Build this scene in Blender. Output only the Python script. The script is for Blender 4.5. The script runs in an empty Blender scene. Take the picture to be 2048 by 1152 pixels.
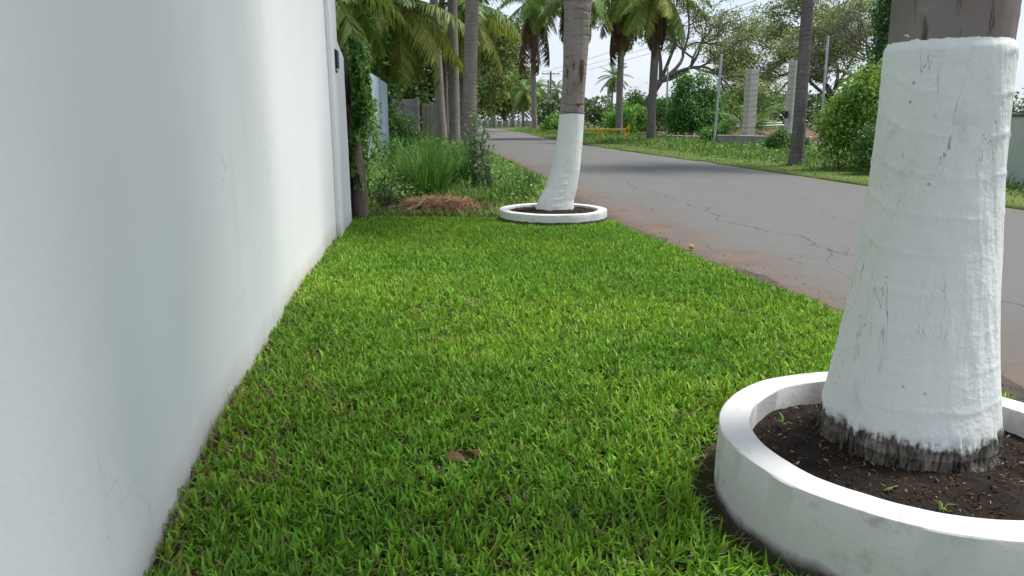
import bpy, math, random
import numpy as np
from mathutils import Vector, Matrix, Euler

# ------------------------------------------------------------------ camera, sky, sun, exposure
S = bpy.context.scene
COL = S.collection
cam_d = bpy.data.cameras.new('camera'); cam = bpy.data.objects.new('camera', cam_d); COL.objects.link(cam)
cam_d.sensor_width = 36.0; cam_d.lens = 26.0; cam_d.clip_start = 0.05; cam_d.clip_end = 3000
cam.location = (0, 0, 1.10)
cam.rotation_euler = (math.radians(90 - 12.8), 0, 0)
S.camera = cam

SUN_EL, SUN_AZ = math.radians(66), math.radians(72)          # azimuth from +Y towards +X
w = bpy.data.worlds.new('World'); S.world = w; w.use_nodes = True
nt = w.node_tree; nt.nodes.clear()
wo = nt.nodes.new('ShaderNodeOutputWorld'); wb = nt.nodes.new('ShaderNodeBackground')
sky = nt.nodes.new('ShaderNodeTexSky'); sky.sky_type = 'NISHITA'; sky.sun_disc = False
sky.sun_elevation = SUN_EL; sky.sun_rotation = SUN_AZ; sky.dust_density = 2.0
tc = nt.nodes.new('ShaderNodeTexCoord'); mp = nt.nodes.new('ShaderNodeMapping'); mp.inputs['Scale'].default_value = (1, 1, 2.6)
no = nt.nodes.new('ShaderNodeTexNoise'); no.inputs['Scale'].default_value = 3.0; no.inputs['Detail'].default_value = 6
cr = nt.nodes.new('ShaderNodeValToRGB')
cr.color_ramp.elements[0].position = .30; cr.color_ramp.elements[0].color = (.50, .50, .50, 1)
cr.color_ramp.elements[1].position = .62; cr.color_ramp.elements[1].color = (.97, .97, .97, 1)
mix = nt.nodes.new('ShaderNodeMix'); mix.data_type = 'RGBA'
mix.inputs[7].default_value = (5.2, 5.65, 6.4, 1)             # bright thin cloud layer
nt.links.new(tc.outputs['Generated'], mp.inputs['Vector']); nt.links.new(mp.outputs[0], no.inputs['Vector'])
nt.links.new(no.outputs['Fac'], cr.inputs['Fac']); nt.links.new(cr.outputs['Color'], mix.inputs[0])
nt.links.new(sky.outputs[0], mix.inputs[6]); nt.links.new(mix.outputs[2], wb.inputs['Color'])
wb.inputs['Strength'].default_value = 0.10
nt.links.new(wb.outputs[0], wo.inputs['Surface'])

sun_d = bpy.data.lights.new('sun', 'SUN'); sun = bpy.data.objects.new('sun', sun_d); COL.objects.link(sun)
sun_d.energy = 3.0; sun_d.angle = math.radians(12); sun_d.color = (1.0, .96, .89)
to_sun = Vector((math.sin(SUN_AZ) * math.cos(SUN_EL), math.cos(SUN_AZ) * math.cos(SUN_EL), math.sin(SUN_EL)))
sun.rotation_euler = to_sun.to_track_quat('Z', 'Y').to_euler(); sun.location = to_sun * 60
vs = S.view_settings; vs.view_transform = 'Standard'; vs.look = 'None'; vs.gamma = 1; vs.exposure = 0.8; vs.use_curve_mapping = False

rng = np.random.default_rng(7); random.seed(7)
R = math.radians

# ------------------------------------------------------------------ mesh helpers
def tag(o, label=None, cat=None, group=None, kind=None):
    if label: o['label'] = label
    if cat: o['category'] = cat
    if group: o['group'] = group
    if kind: o['kind'] = kind
    return o
def empty(name, loc=(0, 0, 0), rz=0):
    o = bpy.data.objects.new(name, None); COL.objects.link(o); o.location = loc; o.rotation_euler = (0, 0, rz)
    o.empty_display_size = .2
    return o
def mesh_np(name, V, F, col=None, uv=None, smooth=False):
    """V (n,3); F a list of integer arrays (m,3) or (m,4)"""
    me = bpy.data.meshes.new(name)
    V = np.asarray(V, np.float32); F = [np.asarray(f, np.int32) for f in F if len(f)]
    me.vertices.add(len(V)); me.vertices.foreach_set('co', V.ravel())
    li = np.concatenate([f.ravel() for f in F]); sizes = np.concatenate([np.full(len(f), f.shape[1], np.int32) for f in F])
    me.loops.add(len(li)); me.loops.foreach_set('vertex_index', li)
    me.polygons.add(len(sizes)); st = np.concatenate([[0], np.cumsum(sizes)[:-1]]).astype(np.int32)
    me.polygons.foreach_set('loop_start', st)
    me.update(calc_edges=True)
    if col is not None:
        a = me.color_attributes.new('Col', 'FLOAT_COLOR', 'POINT')
        c = np.ones((len(V), 4), np.float32); c[:, :3] = col; a.data.foreach_set('color', c.ravel())
    if uv is not None:
        u = me.uv_layers.new(name='UVMap'); u.data.foreach_set('uv', np.asarray(uv, np.float32)[li].ravel())
    me.polygons.foreach_set('use_smooth', np.full(len(sizes), bool(smooth or col is not None)))
    me.validate(); return me
def link(name, me, mat=None, parent=None):
    o = bpy.data.objects.new(name, me); COL.objects.link(o)
    if mat and not me.materials: me.materials.append(mat)
    if parent: o.parent = parent
    return o
class MB:
    """collects shapes into one mesh"""
    def __init__(s): s.v = []; s.q = []; s.t = []; s.n = 0
    def add(s, V, Q=(), T=()):
        s.v.append(np.asarray(V, float))
        if len(Q): s.q.append(np.asarray(Q) + s.n)
        if len(T): s.t.append(np.asarray(T) + s.n)
        s.n += len(V)
    def box(s, c, d, rot=None, bev=0):
        h = np.array(d) / 2.0
        b = np.array([[x, y, z] for x in (-1, 1) for y in (-1, 1) for z in (-1, 1)], float)
        if bev:
            V = []
            for p in b:
                for ax in range(3):
                    q = p * (h - bev); q[ax] = p[ax] * h[ax]; V.append(q)
            V = np.array(V); idx = lambda x, y, z, a: ((x * 4 + y * 2 + z) * 3 + a)
            Q = []; T = []
            for a in range(3):
                o1, o2 = (a + 1) % 3, (a + 2) % 3
                for s_ in (0, 1):
                    r = []
                    for (i, j) in ((0, 0), (1, 0), (1, 1), (0, 1)):
                        c3 = [0, 0, 0]; c3[a] = s_; c3[o1] = i; c3[o2] = j; r.append(idx(*c3, a))
                    Q.append(r if s_ else r[::-1])
                for i in (0, 1):
                    for j in (0, 1):
                        e = []
                        for k in (0, 1):
                            c3 = [0, 0, 0]; c3[a] = k; c3[o1] = i; c3[o2] = j; e.append((idx(*c3, o1), idx(*c3, o2)))
                        r = [e[0][0], e[0][1], e[1][1], e[1][0]]
                        Q.append(r if (i != j) else r[::-1])
            for x in (0, 1):
                for y in (0, 1):
                    for z in (0, 1):
                        r = [idx(x, y, z, 0), idx(x, y, z, 1), idx(x, y, z, 2)]
                        T.append(r if (x + y + z) % 2 else r[::-1])
        else:
            V = b * h; Q = [[0, 1, 3, 2], [4, 6, 7, 5], [0, 4, 5, 1], [2, 3, 7, 6], [0, 2, 6, 4], [1, 5, 7, 3]]; T = []
        if rot is not None: V = V @ np.array(rot).T
        s.add(V + np.array(c), Q, T); return s
    def tube(s, P, r, n=8, cap=True):
        V, Q, T = tube(P, r, n, cap); s.add(V, Q, T); return s
    def build(s, name, mat, parent=None, smooth=False):
        F = ([np.concatenate(s.q)] if s.q else []) + ([np.concatenate(s.t)] if s.t else [])
        return link(name, mesh_np(name, np.concatenate(s.v), F, smooth=smooth), mat, parent)
def frames(P):
    P = np.asarray(P, float); T = np.gradient(P, axis=0); T /= np.linalg.norm(T, axis=1)[:, None] + 1e-12
    ref = np.array([1.0, 0, 0]) if abs(T[0, 0]) < .8 else np.array([0, 1.0, 0])
    N = []; u = ref
    for t in T:
        u = u - t * (u @ t); u /= np.linalg.norm(u) + 1e-12; N.append(u)
    N = np.array(N); B = np.cross(T, N); return T, N, B
def tube(P, r, n=8, cap=True, disp=None):
    P = np.asarray(P, float); m = len(P); r = np.broadcast_to(np.asarray(r, float), (m,))
    T, N, B = frames(P); a = np.linspace(0, 2 * math.pi, n, endpoint=False)
    rr = r[:, None] * (np.ones((m, n)) if disp is None else 1 + disp)
    V = P[:, None] + rr[..., None] * (np.cos(a)[None, :, None] * N[:, None] + np.sin(a)[None, :, None] * B[:, None])
    V = V.reshape(-1, 3); i, j = np.meshgrid(np.arange(m - 1), np.arange(n), indexing='ij'); k = (j + 1) % n
    Q = np.stack([i * n + j, i * n + k, (i + 1) * n + k, (i + 1) * n + j], -1).reshape(-1, 4); Tt = []
    if cap:
        c0 = len(V); V = np.concatenate([V, P[:1], P[-1:]])
        Tt = [[c0, (x + 1) % n, x] for x in range(n)] + [[c0 + 1, (m - 1) * n + x, (m - 1) * n + (x + 1) % n] for x in range(n)]
    return V, Q, np.array(Tt).reshape(-1, 3).astype(int)
def _hash(i, j, s):
    h = np.sin(i * 127.1 + j * 311.7 + s * 74.7) * 43758.5453; return h - np.floor(h)
def vn(x, y, s=0):
    x = np.asarray(x, float); y = np.asarray(y, float); i = np.floor(x); j = np.floor(y); fx = x - i; fy = y - j
    fx = fx * fx * (3 - 2 * fx); fy = fy * fy * (3 - 2 * fy)
    return (_hash(i, j, s) * (1 - fx) + _hash(i + 1, j, s) * fx) * (1 - fy) + (_hash(i, j + 1, s) * (1 - fx) + _hash(i + 1, j + 1, s) * fx) * fy
def fbm(x, y, s=0, o=3):
    v = 0; a = .5; t = 0
    for k in range(o): v = v + a * vn(np.asarray(x) * 2 ** k, np.asarray(y) * 2 ** k, s + k * 9); t += a; a /= 2
    return v / t
def unit(v): return v / (np.linalg.norm(v, axis=-1, keepdims=True) + 1e-9)

# ------------------------------------------------------------------ materials
class NB:
    def __init__(s, name):
        s.m = bpy.data.materials.new(name); s.m.use_nodes = True; s.t = s.m.node_tree; s.t.nodes.clear()
        s.out = s.n('ShaderNodeOutputMaterial'); s.b = s.n('ShaderNodeBsdfPrincipled'); s.l(s.b.outputs[0], s.out.inputs['Surface'])
        s._tc = None
    def n(s, k, **kw):
        x = s.t.nodes.new(k)
        for a, v in kw.items(): setattr(x, a, v)
        return x
    def l(s, a, b): s.t.links.new(a, b)
    def co(s, k='Object'):
        if not s._tc: s._tc = s.n('ShaderNodeTexCoord')
        return s._tc.outputs[k]
    def map(s, sc, k='Object', src=None):
        m = s.n('ShaderNodeMapping'); m.inputs['Scale'].default_value = sc; s.l(src or s.co(k), m.inputs['Vector']); return m.outputs[0]
    def noise(s, sc, det=4, vec=None, rough=.55, dist=0):
        x = s.n('ShaderNodeTexNoise'); x.inputs['Scale'].default_value = sc; x.inputs['Detail'].default_value = det
        x.inputs['Roughness'].default_value = rough; x.inputs['Distortion'].default_value = dist
        s.l(vec or s.co(), x.inputs['Vector']); return x.outputs['Fac']
    def ramp(s, f, a, b, ca=(0, 0, 0), cb=(1, 1, 1)):
        x = s.n('ShaderNodeValToRGB'); e = x.color_ramp.elements
        e[0].position = a; e[0].color = (*ca, 1); e[1].position = b; e[1].color = (*cb, 1); s.l(f, x.inputs['Fac']); return x.outputs['Color']
    def math(s, op, a, b=0.0, c=None):
        x = s.n('ShaderNodeMath', operation=op)
        for i, v in enumerate((a, b, c)):
            if v is None: continue
            if hasattr(v, 'links') or hasattr(v, 'is_linked'): s.l(v, x.inputs[i])
            else: x.inputs[i].default_value = v
        return x.outputs[0]
    def mix(s, f, a, b, mode='MIX'):
        x = s.n('ShaderNodeMix', data_type='RGBA', blend_type=mode)
        for i, v in ((0, f), (6, a), (7, b)):
            if hasattr(v, 'is_linked'): s.l(v, x.inputs[i])
            elif i == 0: x.inputs[0].default_value = v
            else: x.inputs[i].default_value = (*v, 1)
        return x.outputs[2]
    def bump(s, h, st=.3, dist=.02, chain=None):
        x = s.n('ShaderNodeBump'); x.inputs['Strength'].default_value = st; x.inputs['Distance'].default_value = dist
        s.l(h, x.inputs['Height'])
        if chain: s.l(chain, x.inputs['Normal'])
        s.l(x.outputs[0], s.b.inputs['Normal']); return x.outputs[0]
    def fin(s, col, rough=.8, spec=.3):
        if hasattr(col, 'is_linked'): s.l(col, s.b.inputs['Base Color'])
        else: s.b.inputs['Base Color'].default_value = (*col, 1)
        if hasattr(rough, 'is_linked'): s.l(rough, s.b.inputs['Roughness'])
        else: s.b.inputs['Roughness'].default_value = rough
        s.b.inputs['Specular IOR Level'].default_value = spec
        return s.m
def leaf_mat(name, trans=.3, rough=.5, spec=.3):
    b = NB(name); at = b.n('ShaderNodeAttribute', attribute_name='Col'); nz = b.noise(9, 2)
    c = b.mix(1.0, at.outputs['Color'], b.ramp(nz, .3, .7, (.78, .78, .78), (1.15, 1.15, 1.15)), 'MULTIPLY')
    b.fin(c, rough, spec); tr = b.n('ShaderNodeBsdfTranslucent'); b.l(c, tr.inputs['Color'])
    ms = b.n('ShaderNodeMixShader'); ms.inputs[0].default_value = trans
    b.l(b.b.outputs[0], ms.inputs[1]); b.l(tr.outputs[0], ms.inputs[2]); b.l(ms.outputs[0], b.out.inputs['Surface']); return b.m
M = {}
M['leaf'] = leaf_mat('leaf_foliage', .34, .5, .35)
M['grass'] = leaf_mat('grass_blades', .30, .52, .30)
M['dry'] = leaf_mat('dry_plant_matter', .12, .85, .1)

def root_col(b):
    st = b.noise(1.0, 6, b.map((60, 60, 7)), .7, .5); n1 = b.noise(14, 5, rough=.7); fine = b.noise(1.0, 4, b.map((150, 150, 20)), .7)
    c = b.mix(b.ramp(st, .38, .60), (.018, .015, .013), (.32, .28, .235)); c = b.mix(b.math('MULTIPLY', b.ramp(n1, .5, .68), .6), c, (.32, .29, .25))
    c = b.mix(b.math('MULTIPLY', b.ramp(fine, .52, .66), .7), c, (.05, .042, .036))
    sx = b.n('ShaderNodeSeparateXYZ'); b.l(b.co(), sx.inputs[0]); z = b.math('ADD', sx.outputs['Z'], b.math('MULTIPLY', b.math('SUBTRACT', b.noise(6, 4), .5), .07))
    c = b.mix(b.math('MULTIPLY', b.ramp(z, .19, .215), .5), c, (.04, .038, .038))
    return c, b.math('ADD', st, b.math('MULTIPLY', fine, .5))
def white_paint(name, base=(.74, .75, .75), stain=(.55, .50, .42), dirt_z=None, st=.35, sc=1.0, crack=False, wear=None):
    b = NB(name)
    n1 = b.noise(2.2 * sc, 5); n2 = b.noise(14 * sc, 5, rough=.65); n3 = b.noise(70 * sc, 3)
    c = b.mix(b.ramp(n1, .45, .8), base, tuple(x * .93 for x in base))
    m = b.math('MULTIPLY', b.ramp(n2, .54, .70), b.ramp(n1, .40, .58)); c = b.mix(b.math('MULTIPLY', m, st), c, stain)
    vor = b.n('ShaderNodeTexVoronoi'); vor.inputs['Scale'].default_value = 26 * sc; b.l(b.co(), vor.inputs['Vector'])
    spot = b.math('MULTIPLY', b.ramp(vor.outputs['Distance'], .05, .16, (1, 1, 1), (0, 0, 0)), b.ramp(b.noise(5 * sc, 2), .58, .66))
    c = b.mix(b.math('MULTIPLY', spot, .7), c, (.16, .14, .12))
    if crack:
        cv = b.map((13, 13, 2.2)); cn = b.noise(1.0, 4, cv, .6, .6)
        ln = b.ramp(b.math('ABSOLUTE', b.math('SUBTRACT', cn, .5)), .0, .007, (1, 1, 1), (0, 0, 0))
        ln = b.math('MULTIPLY', ln, b.ramp(b.noise(3.3, 3), .47, .6)); c = b.mix(b.math('MULTIPLY', ln, .8), c, (.07, .065, .06))
        yl = b.ramp(b.noise(2.6, 3, b.map((1.6, 1.6, .8))), .50, .74); c = b.mix(b.math('MULTIPLY', yl, .42), c, (.66, .60, .48))
    if dirt_z is not None:
        sx = b.n('ShaderNodeSeparateXYZ'); b.l(b.co(), sx.inputs[0])
        e = b.math('ADD', sx.outputs['Z'], b.math('MULTIPLY', b.math('SUBTRACT', b.noise(9, 6, rough=.7), .5), dirt_z[1]))
        d = b.ramp(e, dirt_z[0], dirt_z[0] + dirt_z[2], (1, 1, 1), (0, 0, 0)); c = b.mix(d, c, dirt_z[3])
    if wear:
        sx = b.n('ShaderNodeSeparateXYZ'); b.l(b.co(), sx.inputs[0]); sn = b.noise(1.0, 5, b.map((60, 60, 10)), .7); cen = lambda f, k: b.math('MULTIPLY', b.math('SUBTRACT', f, .5), k)
        e = b.math('ADD', b.math('ADD', sx.outputs['Z'], cen(sn, .075)), b.math('ADD', cen(b.noise(7, 3), .07), cen(b.noise(55, 4, rough=.7), .06)))
        rc, rh = root_col(b); c = b.mix(b.ramp(e, wear, wear + .02, (1, 1, 1), (0, 0, 0)), c, rc)
    h = b.math('ADD', b.math('MULTIPLY', n2, .7), b.math('MULTIPLY', n3, .3)); b.bump(h, .38 if crack else .22, .016)
    return b.fin(c, .78, .2)
M['ring'] = white_paint('planter_white_paint', (.62, .62, .61), (.30, .24, .18), dirt_z=(.015, .06, .035, (.09, .075, .055)), st=.8)
M['ring_far'] = white_paint('far_planter_white_paint', (.62, .62, .61), (.30, .24, .18), dirt_z=(-.035, .05, .03, (.09, .075, .055)), st=.8)
M['band'] = white_paint('trunk_white_paint', (.70, .73, .71), (.47, .48, .40), st=.30, crack=True)
M['band_near'] = white_paint('near_trunk_white_paint', (.70, .73, .71), (.47, .48, .40), st=.5, crack=True, wear=.224)

def plaster():
    b = NB('white_wall_plaster')
    n1 = b.noise(.9, 4, b.map((1, 1, .22))); n2 = b.noise(55, 4)
    c = b.mix(b.ramp(n1, .35, .75), (.83, .84, .855), (.80, .81, .825))
    sx = b.n('ShaderNodeSeparateXYZ'); b.l(b.co(), sx.inputs[0])
    e = b.math('ADD', sx.outputs['Z'], b.math('MULTIPLY', b.math('SUBTRACT', b.noise(6, 6, rough=.7), .5), .16))
    c = b.mix(b.math('MULTIPLY', b.ramp(e, .01, .14, (1, 1, 1), (0, 0, 0)), .5), c, (.46, .41, .33))
    dr = b.math('MULTIPLY', b.ramp(b.noise(1.0, 5, b.map((9, 9, .45)), .6), .56, .74), b.ramp(b.noise(.7, 3), .45, .65)); c = b.mix(b.math('MULTIPLY', dr, .22), c, (.52, .50, .46))
    hc = b.ramp(b.math('ABSOLUTE', b.math('SUBTRACT', b.noise(1.1, 6, None, .6, .4), .5)), .0, .0025, (1, 1, 1), (0, 0, 0)); hc = b.math('MULTIPLY', hc, b.ramp(b.noise(.8, 2), .56, .64)); c = b.mix(b.math('MULTIPLY', hc, .35), c, (.4, .38, .36))
    vor = b.n('ShaderNodeTexVoronoi'); vor.inputs['Scale'].default_value = 7; b.l(b.co(), vor.inputs['Vector'])
    c = b.mix(b.math('MULTIPLY', b.ramp(vor.outputs['Distance'], .02, .04, (1, 1, 1), (0, 0, 0)), .35), c, (.35, .33, .3))
    b.bump(b.math('ADD', n2, b.math('MULTIPLY', b.noise(7, 3), 1.6)), .10, .01); return b.fin(c, .55, .4)
M['plaster'] = plaster()

def bark(name, a, bcol, ring=10.0, ringst=.6, crack=14.0, bumpst=.6, dist=.02):
    b = NB(name); n1 = b.noise(3, 5); n2 = b.noise(1.0, 5, b.map((30, 30, 4)), .65)
    c = b.mix(b.ramp(n1, .3, .7), a, bcol)
    sx = b.n('ShaderNodeSeparateXYZ'); b.l(b.co(), sx.inputs[0])
    z = b.math('ADD', b.math('MULTIPLY', sx.outputs['Z'], ring), b.math('MULTIPLY', b.noise(2.2, 4), 2.2))
    fr = b.math('FRACT', z); rl = b.math('ABSOLUTE', b.math('SUBTRACT', fr, .5))
    dark = b.math('MULTIPLY', b.ramp(rl, .36, .5), b.ramp(b.noise(5, 3), .35, .6))
    c = b.mix(b.math('MULTIPLY', dark, ringst), c, tuple(x * .32 for x in a))
    vc = b.ramp(n2, .60, .72); c = b.mix(b.math('MULTIPLY', vc, .75), c, tuple(x * .22 for x in a))
    lich = b.math('MULTIPLY', b.ramp(b.noise(7, 5, rough=.7), .58, .7), .5); c = b.mix(lich, c, tuple(min(1, x * 1.7) for x in bcol))
    h = b.math('SUBTRACT', b.math('MULTIPLY', n1, .5), b.math('ADD', b.math('MULTIPLY', vc, .7), b.math('MULTIPLY', dark, .6)))
    b.bump(h, bumpst, dist); return b.fin(c, .9, .15)
M['bark'] = bark('palm_bark', (.20, .17, .15), (.27, .24, .22))
M['bark_dark'] = bark('dark_palm_bark', (.13, .115, .105), (.18, .165, .155), ring=9)
M['bark_near'] = bark('weathered_palm_bark', (.17, .14, .125), (.25, .225, .21), ring=4, ringst=.10, bumpst=.9)
def root_mat():
    b = NB('palm_root_bark'); c, h = root_col(b); b.bump(h, 1.0, .03); return b.fin(c, .95, .1)
M['root'] = root_mat()
M['tree_bark'] = bark('tree_bark', (.085, .073, .062), (.15, .135, .12), ring=3, ringst=.2)

def simple(name, a, bcol, sc=6, rough=.85, bumpst=.3, bsc=40, spec=.25, metal=0, stretch=None):
    b = NB(name); v = b.map(stretch) if stretch else None
    c = b.mix(b.ramp(b.noise(sc, 5, v), .32, .68), a, bcol); b.bump(b.noise(bsc, 4, v), bumpst, .01)
    b.b.inputs['Metallic'].default_value = metal; return b.fin(c, rough, spec)
M['soil'] = simple('dark_planter_soil', (.006, .0045, .0035), (.020, .014, .010), 18, .95, .9, 60)
M['strip'] = simple('roadside_soil', (.045, .036, .031), (.09, .073, .062), 9, .95, .8, 60)
M['chip'] = simple('mulch_chips', (.10, .06, .035), (.24, .17, .11), 30, .9, .3, 60)
M['clod'] = simple('brown_soil_clod', (.10, .055, .03), (.17, .10, .06), 30, .95, .8, 70)
M['wood_old'] = simple('weathered_timber', (.10, .078, .06), (.21, .17, .135), 5, .9, .7, 12, stretch=(6, 6, .8))
M['wood_dark'] = simple('dark_board', (.055, .045, .038), (.11, .09, .075), 5, .9, .6, 12, stretch=(6, 6, .8))
M['wood_grey'] = simple('grey_planks', (.22, .20, .18), (.36, .33, .30), 5, .9, .6, 12, stretch=(5, 5, .8))
M['concrete'] = simple('grey_concrete', (.22, .22, .21), (.34, .33, .32), 3, .9, .4, 30)
M['block'] = simple('pale_concrete_block', (.40, .37, .35), (.50, .475, .455), 5, .92, .4, 50)
M['sheet'] = simple('pale_blue_metal_sheet', (.18, .24, .275), (.25, .31, .345), 2, .5, .1, 8, .4, .25)
M['galv'] = simple('galvanised_steel', (.33, .37, .41), (.46, .50, .53), 5, .45, .1, 30, .4, .5)
M['yellow'] = simple('yellow_paint', (.70, .42, .03), (.62, .36, .03), 8, .6, .2, 40)
M['lamp_black'] = simple('navy_black_lamp', (.012, .014, .035), (.02, .022, .05), 20, .4, .1, 60)
M['pole'] = simple('utility_pole_wood', (.16, .15, .15), (.24, .23, .22), 3, .9, .4, 20)
M['white'] = simple('whitewash', (.72, .72, .70), (.6, .6, .58), 3, .8, .3, 20)
M['greenwall'] = simple('pale_green_wall', (.45, .49, .45), (.36, .40, .36), 1.6, .85, .3, 25)
M['redsoil'] = simple('red_earth', (.11, .062, .045), (.16, .095, .07), 2, .95, .6, 14)
M['coconut'] = simple('green_coconut', (.16, .2, .04), (.25, .2, .06), 3, .5, .1, 10)
M['fruit'] = simple('yellow_fruit_skin', (.42, .36, .14), (.28, .24, .10), 20, .6, .2, 60)
M['wire'] = simple('black_cable', (.03, .03, .03), (.05, .05, .05), 5, .6, .1, 30)
M['lime'] = simple('dark_rock', (.10, .10, .09), (.2, .19, .18), 6, .9, .5, 20)  # mottled dark grey of the stones and the garden wall coping

def ground_mat(name, a, b_, c_, sc=.6):
    b = NB(name); n1 = b.noise(sc, 5); n2 = b.noise(sc * 9, 5, rough=.7)
    c = b.mix(b.ramp(n1, .38, .62), a, b_); c = b.mix(b.math('MULTIPLY', b.ramp(n2, .55, .72), .7), c, c_)
    b.bump(n2, .6, .04); return b.fin(c, .95, .1)
M['ground'] = ground_mat('field_ground', (.06, .085, .025), (.10, .10, .045), (.14, .095, .06), .35)
M['lawnbed'] = ground_mat('lawn_soil', (.035, .04, .016), (.055, .05, .022), (.10, .065, .04), 3)
M['verge'] = ground_mat('verge_turf', (.085, .135, .03), (.12, .16, .045), (.13, .11, .06), .9)

def asphalt():
    b = NB('worn_asphalt'); uv = b.n('ShaderNodeUVMap', uv_map='UVMap'); sx = b.n('ShaderNodeSeparateXYZ'); b.l(uv.outputs[0], sx.inputs[0])
    u, v = sx.outputs['X'], sx.outputs['Y']; P = b.co()
    n1 = b.noise(.45, 4); n2 = b.noise(3.0, 5); n3 = b.noise(60, 4, rough=.7); n4 = b.noise(.9, 5, b.map((1.2, .16, 1)), .6)
    c = b.mix(b.ramp(n1, .3, .7), (.078, .080, .077), (.102, .103, .098))
    c = b.mix(b.math('MULTIPLY', b.ramp(n4, .56, .72), .35), c, (.045, .046, .049))           # old patches
    mo = b.noise(14, 5, rough=.75); c = b.mix(b.math('MULTIPLY', b.ramp(mo, .50, .66), .45), c, (.050, .050, .050)); c = b.mix(b.math('MULTIPLY', b.ramp(mo, .44, .30), .35), c, (.145, .143, .135))
    c = b.mix(b.math('MULTIPLY', b.ramp(n3, .52, .66), .60), c, (.036, .036, .038))             # stones
    c = b.mix(b.math('MULTIPLY', b.ramp(n3, .42, .26), .55), c, (.135, .132, .13))
    e = b.math('ADD', u, b.math('MULTIPLY', b.math('SUBTRACT', b.noise(.8, 5, rough=.65), .5), 2.0))
    d = b.math('MULTIPLY', b.ramp(e, .25, 1.75, (1, 1, 1), (0, 0, 0)), .9)
    dust = b.mix(b.ramp(n2, .35, .65), (.105, .072, .052), (.14, .10, .074)); c = b.mix(d, c, dust)
    e2 = b.math('ADD', b.math('SUBTRACT', 5.9, u), b.math('MULTIPLY', b.math('SUBTRACT', n2, .5), .7))
    c = b.mix(b.math('MULTIPLY', b.ramp(e2, .0, .35, (1, 1, 1), (0, 0, 0)), .6), c, (.13, .10, .075))
    # long wandering cracks and a net of fine ones
    tot = None
    for (u0, amp, sc, wd, lo) in ((1.55, 1.3, .55, .007, .36), (2.75, 1.5, .45, .005, .48), (.95, .9, .8, .004, .50), (4.3, 1.2, .5, .004, .52)):
        cv = b.map((.6, 1, 1)); wob = b.math('MULTIPLY', b.math('SUBTRACT', b.noise(sc + u0 * .07, 7, cv, .62), .5), amp)
        x = b.math('ABSOLUTE', b.math('SUBTRACT', b.math('ADD', u, wob), u0))
        ln = b.ramp(x, wd * .4, wd * 1.8, (1, 1, 1), (0, 0, 0)); ln = b.math('MULTIPLY', ln, b.ramp(b.noise(.9, 3), lo, lo + .1))
        tot = ln if tot is None else b.math('MAXIMUM', tot, ln)
    vo = b.n('ShaderNodeTexVoronoi', feature='DISTANCE_TO_EDGE'); vo.inputs['Scale'].default_value = 2.2
    wv = b.n('ShaderNodeMix', data_type='VECTOR'); wv.inputs[0].default_value = .12; b.l(P, wv.inputs[4])
    nn = b.n('ShaderNodeTexNoise'); nn.inputs['Scale'].default_value = 4; b.l(P, nn.inputs['Vector']); b.l(nn.outputs['Color'], wv.inputs[5])
    b.l(wv.outputs[1], vo.inputs['Vector'])
    net = b.math('MULTIPLY', b.ramp(vo.outputs['Distance'], .003, .012, (1, 1, 1), (0, 0, 0)), b.ramp(b.noise(.5, 4), .56, .64)); tot = b.math('MAXIMUM', tot, b.math('MULTIPLY', net, .7))
    c = b.mix(b.math('MULTIPLY', tot, .75), c, (.022, .021, .02))
    b.bump(b.math('SUBTRACT', b.math('ADD', b.math('MULTIPLY', n3, .35), b.math('MULTIPLY', n2, .4)), tot), .5, .012); return b.fin(c, .82, .3)
M['asphalt'] = asphalt()

# ------------------------------------------------------------------ plan of the place (metres)
def interp(pts):
    ys = [p[1] for p in pts]; xs = [p[0] for p in pts]
    return lambda y: np.interp(y, ys, xs)
wall_x = interp([(-.30, -2), (-.62, 0), (-.90, 1.63), (-1.065, 2.42), (-1.235, 3.47), (-1.36, 4.3), (-1.54, 5.6), (-1.68, 6.8), (-1.78, 7.6), (-1.86, 8.3), (-1.90, 9)])
lawn_r = interp([(2.25, -1), (2.06, 2), (1.98, 3), (1.91, 4.03), (1.82, 4.7), (1.66, 5.4), (1.50, 6.33), (1.34, 7.35), (1.16, 8.3), (1.05, 9.2)])
fence_x = interp([(-1.95, 8.6), (-2.75, 14), (-3.6, 20), (-5.2, 30), (-8, 50), (-16, 100), (-22, 140)])
road_l = interp([(2.4, -6), (2.0, 0), (1.80, 4), (1.0, 8.3), (.62, 12.5), (.45, 14.8), (-.08, 19.3), (-.8, 24.9), (-2.1, 34), (-3.4, 44), (-5.4, 73), (-9.5, 107), (-24, 160)])
road_r = interp([(7.9, -6), (7.5, 0), (7.2, 5), (6.9, 9), (6.5, 13.3), (5.9, 17.7), (5.6, 20.7), (4.9, 25), (3.75, 34), (2.6, 44), (.95, 73), (-2.6, 107), (-16, 160)])
def lawn_z(x, y): return -.055 * np.clip((np.asarray(y) - 3.0) / 5.5, 0, 1.2) + .018 * (fbm(np.asarray(x) * 1.3 + 9, np.asarray(y) * 1.3, 3) - .5)

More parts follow.
